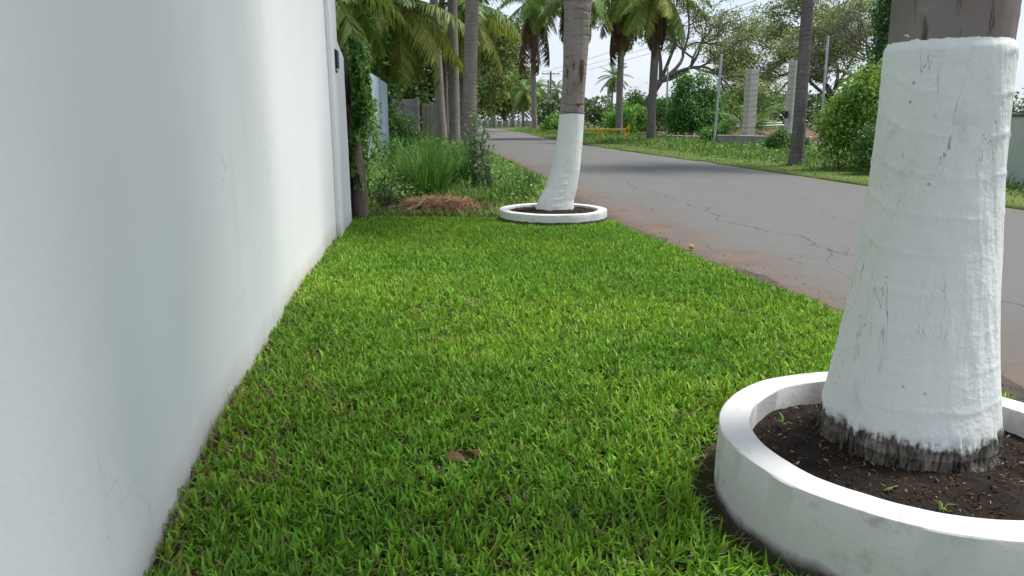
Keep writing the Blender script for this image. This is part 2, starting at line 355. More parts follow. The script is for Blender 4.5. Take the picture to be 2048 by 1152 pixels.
def ribbon(name, fa, fb, ys, zf, nx, mat, uv=False, kind='structure', skirt=.12):
    ys = np.asarray(ys, float); t = np.linspace(0, 1, nx); xa, xb = fa(ys), fb(ys)
    X = xa[:, None] * (1 - t) + xb[:, None] * t; Y = np.repeat(ys[:, None], nx, 1); Z = zf(X, Y)
    V = np.stack([X, Y, Z], -1); U = np.stack([X - xa[:, None], Y], -1)
    if skirt:
        l = V[:, :1].copy(); l[..., 2] -= skirt; r = V[:, -1:].copy(); r[..., 2] -= skirt
        V = np.concatenate([l, V, r], 1); U = np.concatenate([U[:, :1], U, U[:, -1:]], 1)
        n2 = V.shape[1]; f = V[:1].copy(); f[..., 2] -= skirt; g = V[-1:].copy(); g[..., 2] -= skirt
        V = np.concatenate([f, V, g], 0); U = np.concatenate([U[:1], U, U[-1:]], 0)
    m, n = V.shape[:2]; i, j = np.meshgrid(np.arange(m - 1), np.arange(n - 1), indexing='ij')
    Q = np.stack([i * n + j, i * n + j + 1, (i + 1) * n + j + 1, (i + 1) * n + j], -1).reshape(-1, 4)
    o = link(name, mesh_np(name, V.reshape(-1, 3), [Q], uv=U.reshape(-1, 2) if uv else None, smooth=True), mat)
    if kind: o['kind'] = kind
    return o
# ground to the horizon
gx = np.concatenate([np.linspace(-900, -60, 9), np.linspace(-40, 60, 41), np.linspace(90, 900, 9)])
gy = np.concatenate([[-300, -60], np.linspace(-20, 140, 61), [170, 230, 320, 500, 900, 1600]])
GX, GY = np.meshgrid(gx, gy)
GZ = -.16 + .10 * (fbm(GX * .2, GY * .2, 5) - .5)
n = len(gx); i, j = np.meshgrid(np.arange(len(gy) - 1), np.arange(n - 1), indexing='ij')
Q = np.stack([i * n + j, i * n + j + 1, (i + 1) * n + j + 1, (i + 1) * n + j], -1).reshape(-1, 4)
tag(link('ground', mesh_np('ground', np.stack([GX, GY, GZ], -1).reshape(-1, 3), [Q], smooth=True), M['ground']), kind='structure')
road_y = np.concatenate([np.arange(-6, 60, .5), np.arange(60, 160, 2)])
def road_z(x, y):
    c = (x - road_l(y)) / (road_r(y) - road_l(y)); return -.05 + .05 * (1 - (2 * c - 1) ** 2) * .9 - .01 + .006 * (vn(x * .8, y * .5, 4) - .5)
ribbon('road', road_l, road_r, road_y, road_z, 15, M['asphalt'], uv=True)
ribbon('lawn_ground', wall_x, lawn_r, np.arange(-1, 8.75, .12), lambda x, y: lawn_z(x, y) - .004, 30, M['lawnbed'])
ribbon('left_verge', fence_x, lambda y: road_l(y) + np.interp(y, [8.7, 10, 13], [-.75, -.25, .15]) + .3 * (vn(y * 1.4, y * 0, 77) - .5), np.arange(8.70, 140, .6), lambda x, y: -.045 + .07 * (fbm(x * .9, y * .9, 8) - .35), 14, M['verge'])
verge_out = lambda y: road_r(y) + 9.0
ribbon('right_verge', lambda y: road_r(y) - .10 + .22 * (vn(y * .9, y * 0, 31) - .5), verge_out, np.concatenate([np.arange(-6, 60, .4), np.arange(60, 150, 2)]),
       lambda x, y: -.035 + .04 * np.clip((x - road_r(y)) / 3, 0, 1) + .05 * (fbm(x * .7, y * .7, 18) - .4), 22, M['verge'])
# dark soil strip beside the lawn
sy = np.arange(.5, 9.4, .06); wd = .10 + .34 * fbm(sy * 1.1, sy * 0, 41, 3) ** 1.3
ss = ribbon('soil_strip', lambda y: lawn_r(y) - .04, lambda y: lawn_r(y) + np.interp(y, sy, wd), sy,
            lambda x, y: -.026 + .014 * fbm(x * 9, y * 9, 6) - .028 * np.clip((x - lawn_r(y)) / np.interp(y, sy, wd), 0, 1) - .022 * np.clip((y - 4) / 5, 0, 1), 9, M['strip'], skirt=.03)

# ------------------------------------------------------------------ blades and leaves
def blades(P, L, W, az, lean, curl, col, tipcol=None):
    N = len(P); d = np.stack([np.cos(az), np.sin(az), np.zeros(N)], -1); sd = np.stack([-np.sin(az), np.cos(az), np.zeros(N)], -1)
    up = np.array([0, 0, 1.0]); a1, a2 = lean, lean + curl
    p1 = P + (L * .5)[:, None] * (np.cos(a1)[:, None] * up + np.sin(a1)[:, None] * d)
    p2 = p1 + (L * .5)[:, None] * (np.cos(a2)[:, None] * up + np.sin(a2)[:, None] * d)
    h = (W / 2)[:, None] * sd
    V = np.stack([P - h * .8, P + h * .8, p1 - h, p1 + h, p2], 1).reshape(-1, 3)
    k = np.arange(N)[:, None] * 5
    T = np.concatenate([k + [0, 1, 3], k + [0, 3, 2], k + [2, 3, 4]], 0)
    C = np.repeat(col[:, None], 5, 1)
    if tipcol is not None: C[:, 4] = tipcol
    return V, T, C.reshape(-1, 3)
def leaves(P, Nrm, size, asp, col, dirv=None):
    N = len(P); Nrm = unit(Nrm); r = rng.normal(size=(N, 3)) if dirv is None else dirv
    a = unit(r - Nrm * (r * Nrm).sum(1)[:, None]); b = np.cross(Nrm, a); s = size[:, None]
    V = np.stack([P - a * s * .5, P + b * s * asp * .5 + Nrm * s * .08, P + a * s * .5 - Nrm * s * .10, P - b * s * asp * .5 + Nrm * s * .08], 1).reshape(-1, 3)
    k = np.arange(N)[:, None] * 4; T = np.concatenate([k + [0, 1, 2], k + [0, 2, 3]], 0)
    return V, T, np.repeat(col, 4, 0)
def vary(base, n, v=.25, hue=.12):
    base = np.asarray(base, float); c = np.repeat(base[None], n, 0) if base.ndim == 1 else base.copy()
    c = c * np.exp(rng.normal(size=(n, 1)) * v); c[:, 0] *= np.exp(rng.normal(size=n) * hue); c[:, 2] *= np.exp(rng.normal(size=n) * hue); return np.clip(c, .004, .8)
def join(parts):
    V = []; T = []; C = []; k = 0
    for v, t, c in parts: V.append(v); T.append(t + k); C.append(c); k += len(v)
    return np.concatenate(V), [np.concatenate(T)], np.concatenate(C)
def stuff(name, parts, mat, label, cat, parent=None, kind='stuff'):
    V, F, C = join(parts); o = link(name, mesh_np(name, V, F, col=C), mat, parent)
    if parent is None: tag(o, label, cat)
    if kind: o['kind'] = kind
    return o

# ------------------------------------------------------------------ the two planters and their palms
RN = (1.155, 1.975, .544, .453, .22)      # near ring: x, y, outer radius, inner radius, top
RF = (.485, 8.68, .625, .525, .085)        # far ring
def planter(spec, label, soil_z, seed, z0, mat):
    x, y, ro, ri, H = spec; t = empty('round_planter', (x, y, 0)); tag(t, label, 'planter', 'round white planters')
    n = 144; a = np.linspace(0, 2 * math.pi, n, endpoint=False)
    wob = lambda f, s: 1 + .028 * (vn(np.cos(a) * f + 5, np.sin(a) * f + 5, s) - .5) * 2
    bv = .006; prof = [(ro + .004, z0), (ro + .003, H * .5), (ro, H - bv), (ro - bv * .35, H - bv * .3), (ro - bv, H), ((ro + ri) / 2, H + .002), (ri + bv, H), (ri + bv * .3, H - bv * .3), (ri, H - bv), (ri, soil_z - .05)]
    V = []
    for k, (r, z) in enumerate(prof):
        rr = r * wob(1.5, seed) + .003 * (vn(a * 9, a * 0 + k, seed + 2) - .5); V.append(np.stack([rr * np.cos(a), rr * np.sin(a), z + .006 * (vn(np.cos(a) * 3, np.sin(a) * 3, seed + 4) - .5) * (z > soil_z)], -1))
    V = np.concatenate(V); m = len(prof); i, j = np.meshgrid(np.arange(m - 1), np.arange(n), indexing='ij'); k = (j + 1) % n
    Q = np.stack([i * n + j, i * n + k, (i + 1) * n + k, (i + 1) * n + j], -1).reshape(-1, 4)
    rm = mesh_np('rim', V, [Q], smooth=True); rm.set_sharp_from_angle(angle=R(28)); link('rim', rm, mat, t)
    rs = np.linspace(0, ri * 1.02, 26); A, RR = np.meshgrid(a, rs); X = RR * np.cos(A); Y = RR * np.sin(A)
    Z = soil_z + .035 * (fbm(X * 9, Y * 9, seed + 7, 4) - .5) - .02 * (RR / ri) ** 2
    i, j = np.meshgrid(np.arange(len(rs) - 1), np.arange(n), indexing='ij'); k = (j + 1) % n
    Q = np.stack([i * n + j, i * n + k, (i + 1) * n + k, (i + 1) * n + j], -1).reshape(-1, 4)
    link('soil', mesh_np('soil', np.stack([X, Y, Z], -1).reshape(-1, 3), [Q], smooth=True), M['soil'], t)
    # loose bits of bark and leaf litter
    N = 4200; r = ri * .97 * np.sqrt(rng.random(N)); b = rng.random(N) * 2 * math.pi; px, py = r * np.cos(b), r * np.sin(b)
    pz = soil_z + .035 * (fbm(px * 9, py * 9, seed + 7, 4) - .5) - .02 * (r / ri) ** 2 + .004
    nr = rng.normal(size=(N, 3)) * .6 + [0, 0, 1]; sz = .005 + .018 * rng.random(N) ** 3.5
    cc = vary([.065, .038, .022], N, .6); pale = rng.random(N) < .10; cc[pale] = vary([.34, .26, .17], int(pale.sum()), .2)
    v, tt, c = leaves(np.stack([px, py, pz], -1), nr, sz, .35, cc)
    tag(link('litter', mesh_np('litter', v, [tt], col=c), M['dry'], t), kind='stuff'); return t
planter(RN, 'large white round concrete planter nearest the camera, at the right', .163, 11, -.03, M['ring'])
planter(RF, 'low white round planter ring at the far end of the lawn', .072, 23, -.10, M['ring_far'])

def trunk_surface(cl, rad, zs, n, dispf):
    """cl(z)->(x,y), rad(z), dispf(angle grid, z grid) relative offset in metres"""
    a = np.linspace(0, 2 * math.pi, n, endpoint=False); A, Z = np.meshgrid(a, zs); cx, cy = cl(Z); r = rad(Z) + dispf(A, Z)
    V = np.stack([cx + r * np.cos(A), cy + r * np.sin(A), Z], -1).reshape(-1, 3); m = len(zs)
    i, j = np.meshgrid(np.arange(m - 1), np.arange(n), indexing='ij'); k = (j + 1) % n
    return V, np.stack([i * n + j, i * n + k, (i + 1) * n + k, (i + 1) * n + j], -1).reshape(-1, 4)

# palm leaves: a few frond shapes whose mesh data all crowns share
def frond(name, L, droop, ll, hang, col, npair=56, dead=False, seed=0):
    r = np.random.default_rng(seed); s = np.linspace(0, 1, 16); ang = -droop * s ** 1.4
    dx = np.cos(ang) * L / 15; dz = np.sin(ang) * L / 15
    P = np.stack([np.concatenate([[0], np.cumsum(dx[:-1])]), .12 * L * (r.random() - .5) * s ** 2, np.concatenate([[0], np.cumsum(dz[:-1])])], -1)
    V, Q, T = tube(P, .035 * (1 - .85 * s), 5, False); tri = np.concatenate([Q[:, [0, 1, 2]], Q[:, [0, 2, 3]]])
    rc = np.array([.20, .19, .06]) if not dead else np.array([.20, .12, .06]); parts = [(V, tri, np.repeat(rc[None], len(V), 0))]
    for sd in (-1, 1):
        u = np.linspace(.10, .995, npair) + r.normal(size=npair) * .004; u = np.clip(u, 0, 1)
        p = np.stack([np.interp(u, s, P[:, k]) for k in range(3)], -1); a = np.interp(u, s, ang)
        t = np.stack([np.cos(a), 0 * a, np.sin(a)], -1); up = np.stack([-np.sin(a), 0 * a, np.cos(a)], -1); side = np.array([0, sd, 0.0])
        l = ll * (np.sin(np.clip(u * 1.05, 0, 1) * math.pi) ** .55 * .85 + .22) * (1 + .12 * r.normal(size=npair)); fw = .35 + .75 * u
        jz = r.normal(size=(npair, 3)) * .10
        d1 = unit(side * (1.0 if not dead else .35) + t * fw[:, None] + up * .22 + jz + np.array([0, 0, -1.0]) * hang * .45)
        d2 = unit(d1 + np.array([0, 0, -1.0]) * hang * (1 + .3 * r.normal(size=npair))[:, None])
        wv = unit(t - d1 * (t * d1).sum(1)[:, None]) * (.029 if not dead else .018)
        p1 = p + d1 * (l * .5)[:, None]; p2 = p1 + d2 * (l * .5)[:, None]
        VV = np.stack([p - wv * .7, p + wv * .7, p1 - wv, p1 + wv, p2], 1).reshape(-1, 3); k = np.arange(npair)[:, None] * 5
        TT = np.concatenate([k + [0, 1, 3], k + [0, 3, 2], k + [2, 3, 4]])
        cc = (1.0 if dead else np.array([1.25, 1.5, 1.4])) * np.asarray(col)[None] * np.exp(r.normal(size=(npair, 1)) * .18)
        C = np.repeat(cc[:, None], 5, 1); C[:, 4] = C[:, 4] * np.array([1.12, 1.05, .9]); parts.append((VV, TT, C.reshape(-1, 3)))
    V, F, C = join(parts); return mesh_np(name, V, F, col=C)
GREEN = [.075, .135, .03]
FR = dict(
    up=[frond('green_frond', 3.6, .9, .75, .35, GREEN, seed=1), frond('green_frond', 3.4, 1.15, .8, .5, [.09, .15, .034], seed=2)],
    mid=[frond('green_frond', 3.7, 1.3, .85, .75, [.085, .14, .03], seed=3), frond('green_frond', 3.5, 1.1, .85, .9, [.11, .155, .03], seed=4)],
    low=[frond('green_frond', 3.4, .8, .9, 1.2, [.12, .155, .028], seed=5), frond('yellowing_frond', 3.3, .7, .85, 1.3, [.21, .20, .04], seed=6)],
    dead=[frond('dead_frond', 2.3, .45, .7, 1.5, [.12, .07, .042], dead=True, seed=7), frond('dead_frond', 2.0, .35, .7, 1.5, [.21, .12, .065], dead=True, seed=8)])
for L_ in FR.values():
    for m_ in L_: m_.materials.append(M['leaf'])
nutm = MB(); a_ = np.linspace(0, math.pi, 7)
nutm.tube(np.stack([0 * a_, 0 * a_, -.13 * np.cos(a_)], -1), .105 * np.sin(a_) + .003, 10)
nut_me = mesh_np('coconut', np.concatenate(nutm.v), [np.concatenate(nutm.q), np.concatenate(nutm.t)], smooth=True); nut_me.materials.append(M['coconut'])

def crown(t, c, nf=22, sc=1.0, dead=3, seed=0, yel=.3, nuts=5, emax=78, emin=-62, dsc=1.0):
    r = random.Random(seed); cx, cy, cz = c; a0 = r.random() * 6.28
    for k in range(nf):
        f = (k + .5) / nf; el = emax - (emax - emin) * f ** .9 + r.uniform(-7, 7)
        kind = 'up' if el > 35 else ('mid' if el > -8 else 'low'); me = FR[kind][r.random() < (yel if kind == 'low' else .5)]
        o = link('frond' if 'yellow' not in me.name else 'yellowing_frond', me, None, t); az = a0 + k * 2.39996 + r.uniform(-.2, .2)
        o.rotation_euler = Euler((r.uniform(-.25, .25), -R(el), az), 'XYZ'); s = sc * r.uniform(.85, 1.08) * (.75 if el > 60 else 1); o.scale = (s,) * 3
        o.location = (cx + .10 * math.cos(az), cy + .10 * math.sin(az), cz + .12 * (1 - f))
    for k in range(dead):
        o = link('dead_frond', FR['dead'][k % 2], None, t); az = a0 + k * 6.283 / max(1, dead) + r.uniform(-.3, .3)
        o.rotation_euler = Euler((r.uniform(-.2, .2), R(r.uniform(66, 82)), az), 'XYZ'); s = sc * dsc * r.uniform(.7, 1.1); o.scale = (s,) * 3
        o.location = (cx + .16 * math.cos(az), cy + .16 * math.sin(az), cz - .15)
    for k in range(nuts):
        o = link('coconut', nut_me, None, t); az = r.random() * 6.28; o.location = (cx + .26 * math.cos(az), cy + .26 * math.sin(az), cz - .18 - .2 * r.random()); o.rotation_euler = (r.uniform(-.4, .4), r.uniform(-.4, .4), 0)

# ---- near palm
pn = tag(empty('palm_tree', (1.198, 2.10, 0)), 'thick palm trunk painted white, standing in the large near planter', 'palm tree', 'palms with white painted trunks')
k_ = 2.10 / 2.3
zt = np.array([-.1, .10, .147, .22, .31, .45, .59, .735, .92, 1.09, 1.285, 1.312, 1.42, 2.2, 4, 8]); 
xr = np.array([.315, .292, .276, .266, .250, .228, .210, .194, .180, .173, .1695, .170, .171, .165, .15, .12])
cn = lambda z: (-.012 * np.clip(z - .6, 0, 1.2) - .0045 * np.clip(z - 1.5, 0, 9) ** 2 * .8, .006 * z + 0 * z)
rn = lambda z: .885 * np.interp(z, zt, xr)
def dn(A, Z):
    u = A * 3.2 + np.sin(A); c = np.cos(A); s = np.sin(A)
    lump = .009 * (fbm(c * 1.6 + 4, Z * 2.2 + s * 1.6, 3, 3) - .5) + .006 * (fbm(c * 7 + 9, Z * 9 + s * 7, 5, 3) - .5)
    ph = Z / .105 + .35 * np.sin(A + 1) + .9 * vn(c * 1.2, s * 1.2 + Z * .8, 8); fr = ph - np.floor(ph)
    return lump + .0024 * np.exp(-((fr - .5) / .06) ** 2) * np.clip(vn(c * 1.6 + 8, Z * 3 + s * 1.6, 12) * 2 - .6, 0, 1.2)
def dn_root(A, Z):
    wb_ = A + .05 * (vn(A * 5, Z * 16, 2) - .5); g = vn(wb_ * 9.5, Z * 3, 21); h = vn(wb_ * 31, Z * 9, 22); q = vn(wb_ * 17, Z * 5, 23)
    cr = np.clip((.30 - g) / .30, 0, 1) ** .5 + .6 * np.clip((.28 - q) / .28, 0, 1) ** .6
    return dn(A, Z) + .004 - .026 * cr + .008 * (h - .5) + .014 * (fbm(A * 8, Z * 22, 9, 4) - .5) + .22 * np.clip(.185 - Z, 0, 1) ** 1.25 * (.4 + 1.2 * vn(A * 6, Z * 0, 5))
V, Q = trunk_surface(cn, rn, np.linspace(.09, .196, 50), 520, dn_root); link('root_flare', mesh_np('root_flare', V, [Q], smooth=True), M['root'], pn)
def dn_band(A, Z):
    t = np.clip((Z - .215) / .045, 0, 1); t = t * t * (3 - 2 * t)
    return (dn_root(A, Z) + .0015) * (1 - t) + t * (dn(A, Z) + .009 - .010 * np.clip((Z - 1.285) / .02, 0, 1))
TOPN = lambda A: 1.318 + .006 * np.sin(A * 2 + 1) + .004 * np.sin(A * 7)
def band_mesh(cl, rad, z0f, z1f, rows, n, df):
    a = np.linspace(0, 2 * math.pi, n, endpoint=False); t = np.linspace(0, 1, rows)[:, None]; A = np.repeat(a[None], rows, 0); Z = z0f(A) * (1 - t) + z1f(A) * t
    cx, cy = cl(Z); r = rad(Z) + df(A, Z); V = np.stack([cx + r * np.cos(A), cy + r * np.sin(A), Z], -1).reshape(-1, 3)
    i, j = np.meshgrid(np.arange(rows - 1), np.arange(n), indexing='ij'); k = (j + 1) % n
    return V, np.stack([i * n + j, i * n + k, (i + 1) * n + k, (i + 1) * n + j], -1).reshape(-1, 4)
ragged = lambda A: .192 + 0 * A
V, Q = band_mesh(cn, rn, ragged, TOPN, 150, 520, dn_band); link('painted_band', mesh_np('painted_band', V, [Q], smooth=True), M['band_near'], pn)
V, Q = trunk_surface(cn, rn, np.concatenate([np.linspace(1.29, 2.6, 70), np.linspace(2.7, 8, 60)]), 120, dn); link('trunk', mesh_np('trunk', V, [Q], smooth=True), M['bark_near'], pn)
ct = cn(np.array(8.0)); crown(pn, (float(ct[0]), float(ct[1]), 8.0), 14, 1.0, 0, seed=3, nuts=6)

# ---- far palm of the lawn
YF = 8.80; pf = tag(empty('palm_tree', (.49, YF, 0)), 'leaning palm with white painted foot in the far low planter ring', 'palm tree', 'palms with white painted trunks')
k_ = YF / 9.45
zf = np.array([-.05, .03, .175, .32, .525, .81, 1.167, 1.43, 1.765, 2.09, 2.41, 4, 8.5])
xf = np.array([.500, .500, .526, .583, .630, .670, .697, .711, .725, .735, .740, .72, .45]) - .49
rf = np.array([.24, .232, .205, .181, .165, .149, .1395, .134, .137, .147, .157, .15, .12])
cf = lambda z: (np.interp(z, zf, xf), .015 * z); rff = lambda z: np.interp(z, zf, rf)
def df_(A, Z):
    c = np.cos(A); s = np.sin(A); ph = Z / .085 + .4 * np.sin(A) + .8 * vn(c * 2, Z + s * 2, 8); fr = ph - np.floor(ph)
    return .016 * (fbm(c * 2.4 + 4, Z * 3 + s * 2.4, 33, 3) - .5) + .006 * np.exp(-((fr - .5) / .10) ** 2) * np.clip(vn(c * 2, Z * 2.5 + s * 2, 3) * 2 - .9, 0, 1)
topf = lambda A: 1.168 + .004 * np.sin(A * 3)
botf = lambda A: .075 + .02 * (vn(A * 9, A * 0, 5) - .5) + .02 * (vn(A * 40, A * 0, 6) - .5)
V, Q = band_mesh(cf, rff, botf, topf, 110, 150, lambda A, Z: df_(A, Z) + .006); link('painted_band', mesh_np('painted_band', V, [Q], smooth=True), M['band'], pf)
V, Q = trunk_surface(cf, rff, np.linspace(.0, .12, 12), 120, lambda A, Z: df_(A, Z) + .012 * (fbm(A * 9, Z * 20, 4) - .5)); link('root_flare', mesh_np('root_flare', V, [Q], smooth=True), M['root'], pf)
V, Q = trunk_surface(cf, rff, np.concatenate([np.linspace(1.15, 2.9, 110), np.linspace(3, 8.5, 50)]), 90, df_); link('trunk', mesh_np('trunk', V, [Q], smooth=True), M['bark'], pf)
scar_m = simple('rotten_scar', (.06, .03, .02), (.14, .08, .05), 30, .95, .9, 50)
for (az, z, hw, hh) in ((-1.05, 1.66, .030, .13), (-1.75, 1.70, .008, .05), (-2.3, 1.62, .012, .06), (-1.15, 1.27, .03, .02)):
    cx, cy = float(np.interp(z, zf, xf)), .015 * z; r0 = float(rff(z)) + .002; a = np.linspace(0, 6.283, 12, endpoint=False)
    ring_ = [[cx + (r0 + .004) * math.cos(az + hw * math.cos(q) / r0), cy + (r0 + .004) * math.sin(az + hw * math.cos(q) / r0), z + hh * math.sin(q) * (1 + .2 * math.sin(3 * q))] for q in a]
    ring_.append([cx + (r0 + .010) * math.cos(az), cy + (r0 + .010) * math.sin(az), z]); MB_ = MB(); MB_.add(ring_, [], [[q, (q + 1) % 12, 12] for q in range(12)]); MB_.build('bark_scar', scar_m, pf)
crown(pf, (float(cf(8.5)[0]), float(cf(8.5)[1]), 8.5), 12, 1.0, 0, seed=5, nuts=6)

# ---- plain palms
def palm(label, base, mid, top, r0, r1, group, mat='bark', seed=0, lean0=0, n=18, crown_kw=None, name='palm_tree', step=.10):
    t = tag(empty(name, base), label, 'palm tree', group); b = np.array(base); b0 = np.zeros(3); m0 = np.array(mid) - b; t0 = np.array(top) - b
    cnt = int(np.linalg.norm(t0) / step * 3); s = np.linspace(0, 1, max(cnt, 12))[:, None]
    c1 = 2 * m0 - .5 * b0 - .5 * t0; P = (1 - s) ** 2 * b0 + 2 * s * (1 - s) * c1 + s ** 2 * t0
    z = P[:, 2]; rr = r1 + (r0 - r1) * np.exp(-z / .55) * .55 + (r0 - r1) * .45 * (1 - s[:, 0])
    a = np.linspace(0, 2 * math.pi, n, endpoint=False); A, Z = np.meshgrid(a, z); ph = Z / step + .5 * np.sin(A + seed) + vn(np.cos(A) + seed, Z * .7, seed); fr = ph - np.floor(ph)
    disp = .045 * np.exp(-((fr - .5) / .22) ** 2) * vn(np.cos(A) * 2 + 3, Z * 3 + np.sin(A), seed) + .10 * (fbm(np.cos(A) * 1.5 + seed, Z * 1.5 + np.sin(A), seed) - .5)
    P0 = P.copy(); P0[0, 2] -= .12; V, Q, T = tube(P0, rr, n, False, disp); link('trunk', mesh_np('trunk', V, [Q], smooth=True), M[mat], t)
    crown(t, tuple(t0), **(crown_kw or {}), seed=seed); return t
G1, G2, G3 = 'palms along the left verge', 'palms along the right verge', 'palms among the left trees'
palm('grey ringed palm trunk, thickest and nearest of the three on the left verge', (-1.03, 20.6, -.05), (-1.12, 20.65, 2.2), (-.85, 20.9, 8.4), .25, .165, G1, seed=1, crown_kw=dict(nf=18, dead=0))
palm('slim grey palm trunk, middle one of the three on the left verge', (-2.05, 26.6, -.05), (-2.02, 26.7, 3.2), (-2.15, 27, 9.4), .24, .155, G1, seed=2, crown_kw=dict(nf=18, dead=0))
palm('slim grey palm trunk, leftmost of the three on the left verge', (-2.72, 29.5, -.05), (-2.86, 29.6, 3.4), (-3.15, 29.8, 9.8), .24, .15, G1, seed=3, crown_kw=dict(nf=18, dead=0))
palm('slim dark palm trunk by the concrete block columns across the road', (7.10, 18.8, -.03), (7.12, 18.8, 2.0), (7.02, 18.9, 7.8), .20, .125, G2, 'bark_dark', seed=4, crown_kw=dict(nf=18, dead=0))
palm('palm with brown hanging dead fronds beside the round bush', (6.95, 37.8, -.05), (6.98, 37.8, 3.6), (7.1, 37.9, 7.15), .29, .17, G2, 'bark_dark', seed=5, crown_kw=dict(nf=24, sc=.85, dsc=1.35, dead=16, yel=.5, nuts=4, emin=-68))
palm('palm with a brown skirt of fronds behind the yellow barrier', (6.90, 48.6, -.05), (6.85, 48.6, 4.5), (7.05, 48.7, 9.0), .28, .18, G2, 'bark', seed=6, crown_kw=dict(nf=28, sc=1.1, dsc=1.6, dead=13, yel=.3, nuts=4, emin=-70))
palm('tall slim palm at the road bend with a drooping crown', (2.35, 77.5, -.05), (2.15, 77.5, 6.0), (2.25, 77.6, 12.7), .36, .22, G2, 'bark', seed=7, crown_kw=dict(nf=26, sc=1.35, dsc=2.2, dead=8, yel=.5, nuts=4, emin=-65))
palm('palm crown showing behind the far planter palm trunk', (3.75, 46, -.05), (3.75, 46, 4), (3.45, 46, 8.6), .25, .17, G2, 'bark', seed=17, crown_kw=dict(nf=26, sc=1.0, dead=3, yel=.2, emin=-70))
palm('low full palm crown with yellowing fronds behind the left trunks', (-4.25, 25.0, -.05), (-4.2, 25, 2.4), (-3.65, 25.0, 4.85), .22, .15, G3, 'bark_dark', seed=8, crown_kw=dict(nf=30, sc=.92, dead=6, yel=.45, emin=-75))
palm('palm with feathery fronds beside the top of the white wall', (-5.1, 17.5, -.05), (-5.1, 17.5, 2.2), (-4.6, 17.4, 4.5), .2, .14, G3, 'bark_dark', seed=19, crown_kw=dict(nf=24, sc=.85, dead=2, yel=.5, emin=-60))
palm('palm with yellow green fronds right behind the nearest left trunk', (-2.5, 36, -.05), (-2.4, 36, 3), (-2.35, 36, 6.2), .22, .16, G3, 'bark_dark', seed=10, crown_kw=dict(nf=30, sc=1.05, dead=8, yel=.7, emin=-78))
palm('palm half hidden in the dark trees left of the trunks', (-8.2, 36, -.05), (-8.2, 36, 3), (-7.9, 36, 6.6), .22, .16, G3, 'bark_dark', seed=12, crown_kw=dict(nf=24, sc=1.1, dead=3, yel=.3, emin=-60))
palm('slender bare trunk palm just behind the leftmost left palm', (-3.35, 38, -.05), (-3.35, 38, 4), (-3.5, 38, 10.5), .2, .13, G1, seed=14, crown_kw=dict(nf=12, dead=0))
palm('slender palm behind the nearest trunk, at the road edge', (-2.55, 45, -.05), (-2.5, 45, 4), (-2.6, 45, 12), .2, .13, G1, seed=15, crown_kw=dict(nf=14, dead=2))
for k, (x, y, h, nm) in enumerate(((-2.6, 112, 6.2, 'first small yellowish palm at the end of the road, on the left'), (.2, 117, 6.8, 'small yellowish palm at the end of the road, in the middle'), (1.6, 108, 5.2, 'small yellowish palm at the end of the road, nearest the verge'), (4.0, 140, 7.0, 'distant green palm just left of the utility pole'), (9.2, 165, 7.6, 'distant green palm just right of the utility pole'), (6.8, 190, 8, 'distant palm crown behind the utility pole'), (17.0, 130, 8.2, 'distant palm crown rising above the woods right of the far planter palm'))):
    palm(nm, (x, y, -.1), (x, y, h * .5), (x + .3, y, h), .26, .16, 'distant palms', seed=30 + k, n=10, step=.3, crown_kw=dict(nf=22, sc=1.0, dead=5 if k < 3 else 1, yel=.85 if k < 3 else .2, nuts=0, emin=-65))

# ------------------------------------------------------------------ the white wall
def boundary_wall():
    t = tag(empty('boundary_wall', (-1.0, 2.0, 0)), 'long white plastered boundary wall beside the lawn on the left', 'wall')
    org = np.array([-1.0, 2.0, 0])
    def seg(name, ys, off, z1f, thick=.20, z0=-.14, nz=40):
        ys = np.asarray(ys); x = wall_x(ys) + off; nrm = np.stack([np.ones_like(ys), np.gradient(-wall_x(ys), ys)], -1); nrm = unit(np.stack([np.ones_like(ys), -np.gradient(wall_x(ys), ys)], -1))
        V = []; n = len(ys); tz = np.linspace(0, 1, nz)
        Z = z0 + (z1f(ys)[:, None] - z0) * tz; Y = np.repeat(ys[:, None], nz, 1)
        und = .034 * (vn(Y * 1.5 + .2 * Z, Z * .22, 75) - .5) + .012 * (vn(Y * 2.3 + .25 * Z, Z * .35, 71) - .5) + .005 * (fbm(Y * 3, Z * 2, 72) - .5)
        F = np.stack([x[:, None] + und, Y, Z], -1); Bk = np.stack([x[:, None] - thick + 0 * Z, Y, Z], -1)
        loop = np.concatenate([F, Bk[:, ::-1]], 1); m = loop.shape[1]; V = loop.reshape(-1, 3) - org
        i, j = np.meshgrid(np.arange(n - 1), np.arange(m), indexing='ij'); k = (j + 1) % m
        Q = np.stack([i * m + j, (i + 1) * m + j, (i + 1) * m + k, i * m + k], -1).reshape(-1, 4)
        caps = []
        for e in (0, n - 1):
            for q in range(nz - 1):
                a, b, c, d = e * m + q, e * m + q + 1, e * m + m - 2 - q, e * m + m - 1 - q; caps.append([a, b, c, d] if e == 0 else [d, c, b, a])
        me = mesh_np(name, V, [Q, np.array(caps)], smooth=False); pl = np.ones(len(me.polygons), bool); pl[len(Q):] = False; me.polygons.foreach_set('use_smooth', pl)
        return link(name, me, M['plaster'], t)
    seg('wall_panel', np.linspace(-2, 7.16, 150), 0, lambda y: 0 * y + 3.0)
    seg('pilaster', np.linspace(7.163, 7.74, 12), .042, lambda y: 0 * y + 3.0, .243)
    seg('low_end', np.linspace(7.743, 8.30, 14), .039, lambda y: np.interp(y, [7.743, 7.80, 8.25, 8.3], [1.88, 1.86, 1.76, 1.75]), .24)
boundary_wall()
wl = tag(empty('wall_lamp', (float(wall_x(7.50)) + .043, 7.50, 1.66)), 'small dark rectangular lamp box on the end of the white wall', 'lamp')
MB().box((.008, 0, 0), (.016, .10, .22), bev=.004).build('back_plate', M['lamp_black'], wl)
